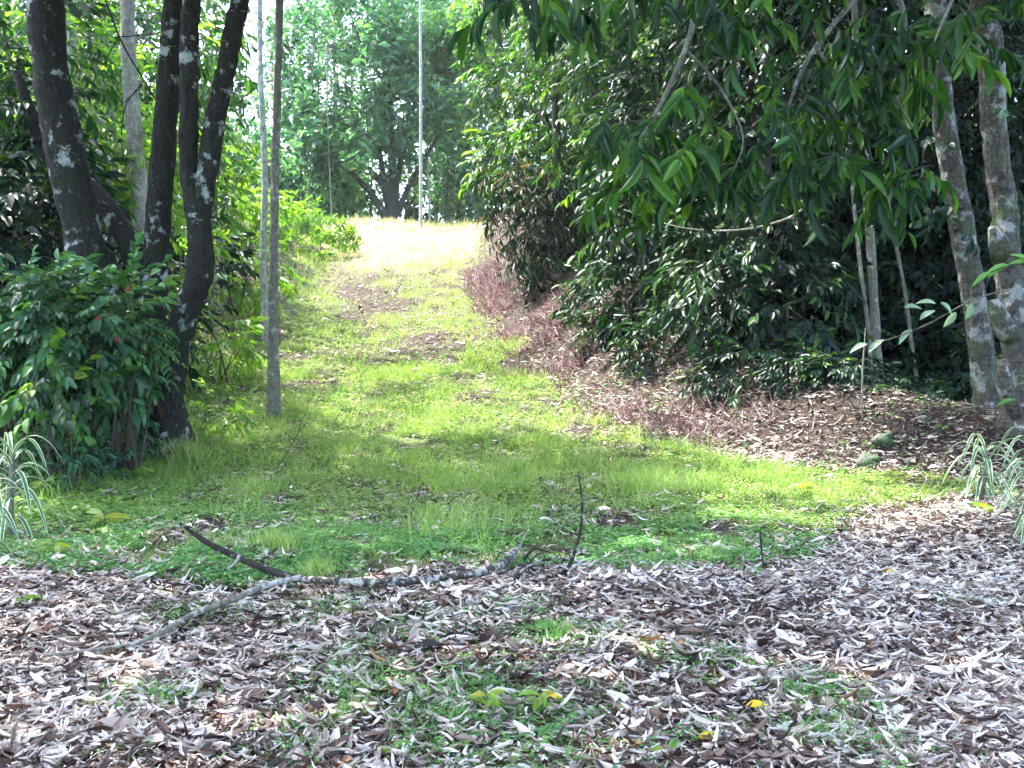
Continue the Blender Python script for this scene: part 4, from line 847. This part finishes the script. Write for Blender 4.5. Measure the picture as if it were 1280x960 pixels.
for (pts, r, lab) in (([(340, 600), (370, 560), (388, 520)], .008, 'thin dark twig leaning in the grass near the slim brown trunk'), ([(490, 600), (515, 572), (540, 552)], .008, 'thin dark twig lying in the middle of the grass'), ([(60, 690), (110, 683), (160, 672)], .01, 'pale stick among the dead leaves near the left striped plant'), ([(940, 680), (950, 700), (955, 722)], .008, 'short dark twig upright in the dead leaves right of the branch'), ([(180, 640), (215, 622), (290, 620), (330, 620)], .008, 'thin pale stick below the dark trunk foot'), ([(985, 800), (1010, 850), (1060, 890)], .006, 'thin dark twig lying on the pale leaves at lower right'), ([(700, 440), (720, 420), (745, 395)], .012, 'pale curved stalk on the dry brush')):
    P = np.array([gp(a, b, .03) for a, b in pts]); 
    if 'leaning' in lab: P[1][2] += .12; P[2][2] += .25
    if 'upright' in lab: P[0] = P[2] + (-.03, 0, .28); P[1] = (P[0] + P[2]) / 2
    mb = MB(); tube(mb, P, np.linspace(r, r * .5, len(P)), 6, .04, .1, 20, wob=.03); tag(mb.build('stick', M['bark_pale' if 'pale' in lab or 'grey' in lab else 'bark_fdark'], None, tuple(P[0])), lab, 'stick', 'loose sticks on the ground')

# ================================================================== TUFTS, SEEDLINGS, YELLOW LEAVES, STONES
def tuft(label, px, py, n, h, spread, tone=0., w=.005, gmat='grass'):
    c = gp(px, py); mb = MB(); a = rng.uniform(0, 2 * PI, n); q = np.minimum(np.abs(rng.normal(0, .4, n)), .8) * spread
    tone = (rng.random(n) < .12) * 1.
    x = c[0] + q * np.cos(a) * 1.2; y = c[1] + q * np.sin(a) * .8; P = np.stack([x, y, H(x, y) - .005], -1)
    D = np.stack([np.cos(a) * .5 * q / spread + rng.normal(0, .35, n), np.sin(a) * .5 + rng.normal(0, .35, n), np.ones(n)], -1)
    leaves(mb, P, D, np.stack([np.cos(a), np.sin(a), .3 + 0 * a], -1) + rng.normal(0, .4, (n, 3)), h * rng.uniform(.4, 1.15, n) * (1 - .35 * np.clip(q / spread, 0, 1.6)), w, BL, None, tone)
    tag(mb.build('grass_tuft', M[gmat], None, tuple(c)), label, 'grass tuft', 'grass tufts')
tuft('green grass tuft among the dead leaves just below the branch', 690, 803, 700, .13, .3, 0, .005, 'herb')
tuft('grass tuft standing in the pale leaves at lower right', 990, 878, 260, .12, .2, 0, .005, 'herb')
tuft('feathery taller tuft in the middle of the grass', 637, 598, 520, .3, .28, .2, .006)
tuft('feathery tuft right of the middle tuft', 735, 585, 620, .3, .42, .25, .006)
tuft('dark feathery tuft touching the fork of the fallen branch', 395, 728, 500, .22, .22, 0, .0045)
tuft('wide feathery tuft behind the raised fork of the branch', 345, 690, 900, .22, .5, 0, .0045)
tuft('feathery tuft between the branch and the middle tuft', 540, 655, 600, .2, .42, 0, .005)
tuft('grass tuft at the base of the slim brown trunk', 368, 516, 260, .3, .25, .2, .008)
tuft('straggly grass tuft at the foot of the forked trunk', 232, 580, 500, .4, .4, 0, .008)
tuft('sparse grass tuft at the bottom centre left', 430, 905, 200, .12, .12, 0, .004, 'herb')
def seedling(label, px, py, n, L, leaf='mid', h=.12, rnd=.9):
    c = gp(px, py); root = thing('seedling', c, label, 'seedling', 'broad-leaved seedlings on the ground'); mb = MB(); tube(mb, [c, c + (.01, 0, h * .6), c + (.0, 0, h)], [.004, .003, .002], 5, .03); mb.build('stem', M['twig'], root, c)
    cm = MB(); a = np.arange(n) * 2.2 + rng.random(); P = np.repeat(c[None], n, 0) + np.stack([0 * a, 0 * a, h * (.5 + .5 * np.arange(n) / n)], -1)
    leaves(cm, P, np.stack([np.cos(a), np.sin(a) * .6, rng.uniform(-.1, .5, n)], -1), np.stack([rng.normal(0, .2, n), -.5 + 0 * a, 1 + 0 * a], -1), L * rng.uniform(.8, 1.2, n), L * .38, T_NEAR, np.clip(rng.normal(rnd, .08, n), 0, 1)); cm.build('leaves', M[leaf], root, c)
seedling('yellow green seedling at the bottom centre, left of its twin', 608, 905, 6, .09, 'yellow', .14)
seedling('yellow green seedling at the bottom centre with one yellowing leaf', 675, 900, 6, .09, 'yellow', .12)
seedling('dark green seedling lowest at the bottom centre', 488, 955, 4, .09, 'mid', .06)
seedling('grey green seedling at the bottom right of centre', 672, 940, 5, .09, 'mid', .06, .7)
seedling('broad green seedling at the bottom edge toward the right', 838, 955, 4, .09, 'mid', .05)
seedling('pair of bright upright leaves on the left grass', 130, 662, 5, .2, 'yellow', .12)
seedling('green seedling with wide leaves below the big left bush', 165, 605, 6, .26, 'mid', .15)
seedling('pale green seedling beside the left striped plant', 66, 700, 5, .14, 'yellow', .14)
seedling('small leafy seedling between the left striped plant and the bush', 55, 625, 7, .2, 'mid', .18)
seedling('bright yellow seedling beneath the right striped plants', 1230, 645, 5, .14, 'yellow', .1)
seedling('small yellow green seedling on the grass toward the right bank', 1003, 622, 5, .15, 'yellow', .15)
seedling('tiny seedling in bare reddish soil at the left', 28, 762, 4, .11, 'mid', .07)
for (px, py, lab) in ((1107, 724, 'yellow fallen leaf beside the grass edge at the right'), (932, 897, 'yellow fallen leaf near the tuft at lower right'), (678, 888, 'orange yellow fallen leaf by the bottom seedlings'), (872, 938, 'dull yellow fallen leaf near the bottom edge')):
    c = gp(px, py, .05); mb = MB(); leaves(mb, c[None], np.array([[.9, -.3, .15]]), np.array([[.1, -.55, .8]]), .1, .04, T_NEAR); tag(mb.build('fallen_leaf', M['yleaf'], None, tuple(c)), lab, 'leaf', 'yellow fallen leaves')
def stone(label, px, py, d, s):
    c = at(px, py, d); c[2] = H(c[0], c[1]) + s * .15; mb = MB(); nu, nv = 16, 10
    th = np.linspace(0, 2 * PI, nu, endpoint=False); ph = np.linspace(.05, PI - .05, nv); U = np.stack([np.sin(ph)[:, None] * np.cos(th), np.sin(ph)[:, None] * np.sin(th), np.cos(ph)[:, None] + 0 * th], -1)
    r = s * (.4 + 1.0 * vnoise(U * 1.9 + px, 3)) + s * .15 * vnoise(U * 6, 8); V = c + U * r[..., None] * (1, .8, .8)
    i = np.arange(nv - 1)[:, None] * nu; j = np.arange(nu)[None]; j2 = (j + 1) % nu; f = np.stack([i + j, i + nu + j, i + nu + j2, i + j2], -1).ravel()
    l = list(f) + list(range(nu)) + [(nv - 1) * nu + k for k in range(nu)][::-1]
    mb.add(V.reshape(-1, 3), l, [4] * (len(f) // 4) + [nu, nu]); tag(mb.build('stone', M['stone'], None, tuple(c), smooth=False), label, 'stone', 'stones on the right bank')
stone('pale angular mossy stone on the right bank, left one of the pair', 1087, 575, 12.9, .13)
stone('pale upright stone on the right bank, higher of the pair', 1106, 556, 13.1, .13)
stone('small stone between the slim brown trunk and the grass', 338, 528, float(h0[1]) - .1, .12)

# ================================================================== AIR
hz = bpy.data.materials.new('humid_air'); hz.use_nodes = True; nt = hz.node_tree; nt.nodes.clear(); o_ = nt.nodes.new('ShaderNodeOutputMaterial'); pv = nt.nodes.new('ShaderNodeVolumePrincipled')
pv.inputs['Color'].default_value = (.95, .97, 1, 1); pv.inputs['Density'].default_value = .0003; pv.inputs['Anisotropy'].default_value = .3; nt.links.new(pv.outputs[0], o_.inputs['Volume'])
hb_ = MB(); x0, x1, y0, y1, z0, z1 = -330, 330, -70, 610, -8, 34; hb_.add([(a, b, c) for c in (z0, z1) for b in (y0, y1) for a in (x0, x1)], [0, 2, 3, 1, 4, 5, 7, 6, 0, 1, 5, 4, 2, 6, 7, 3, 0, 4, 6, 2, 1, 3, 7, 5], [4] * 6)
tag(hb_.build('haze', hz, smooth=False), 'thin bright humid haze hanging between the trees', 'haze', None, 'stuff')
# ================================================================== LIGHT
SUN_EL, SUN_AZ = math.radians(65), math.radians(-58)     # azimuth from +Y towards +X; here from the left and ahead
w = bpy.data.worlds.new('World'); sc.world = w; w.use_nodes = True; nt = w.node_tree; bg = nt.nodes['Background']
sky = nt.nodes.new('ShaderNodeTexSky'); sky.sky_type = 'NISHITA'; sky.sun_disc = False; sky.sun_elevation = SUN_EL; sky.sun_rotation = SUN_AZ; sky.dust_density = 3; sky.air_density = 1.0
nt.links.new(sky.outputs[0], bg.inputs[0]); bg.inputs[1].default_value = .15
sl = bpy.data.lights.new('sun', 'SUN'); sl.energy = 2.4; sl.angle = math.radians(.6); sl.color = (1, .95, .85); so = bpy.data.objects.new('sun', sl); COL.objects.link(so)
dv = Vector((math.sin(SUN_AZ) * math.cos(SUN_EL), math.cos(SUN_AZ) * math.cos(SUN_EL), math.sin(SUN_EL)))
so.rotation_euler = dv.to_track_quat('Z', 'Y').to_euler(); so.location = (0, 0, 30)
sc.view_settings.view_transform = 'Standard'; sc.view_settings.look = 'None'; sc.view_settings.exposure = 3.45; sc.view_settings.gamma = 1
sc.render.engine = 'CYCLES'; sc.cycles.use_denoising = True; sc.cycles.max_bounces = 6; sc.cycles.diffuse_bounces = 4; sc.cycles.transmission_bounces = 4; sc.cycles.glossy_bounces = 2
sc.cycles.sample_clamp_indirect = 8; sc.cycles.use_adaptive_sampling = True; sc.cycles.adaptive_threshold = .02
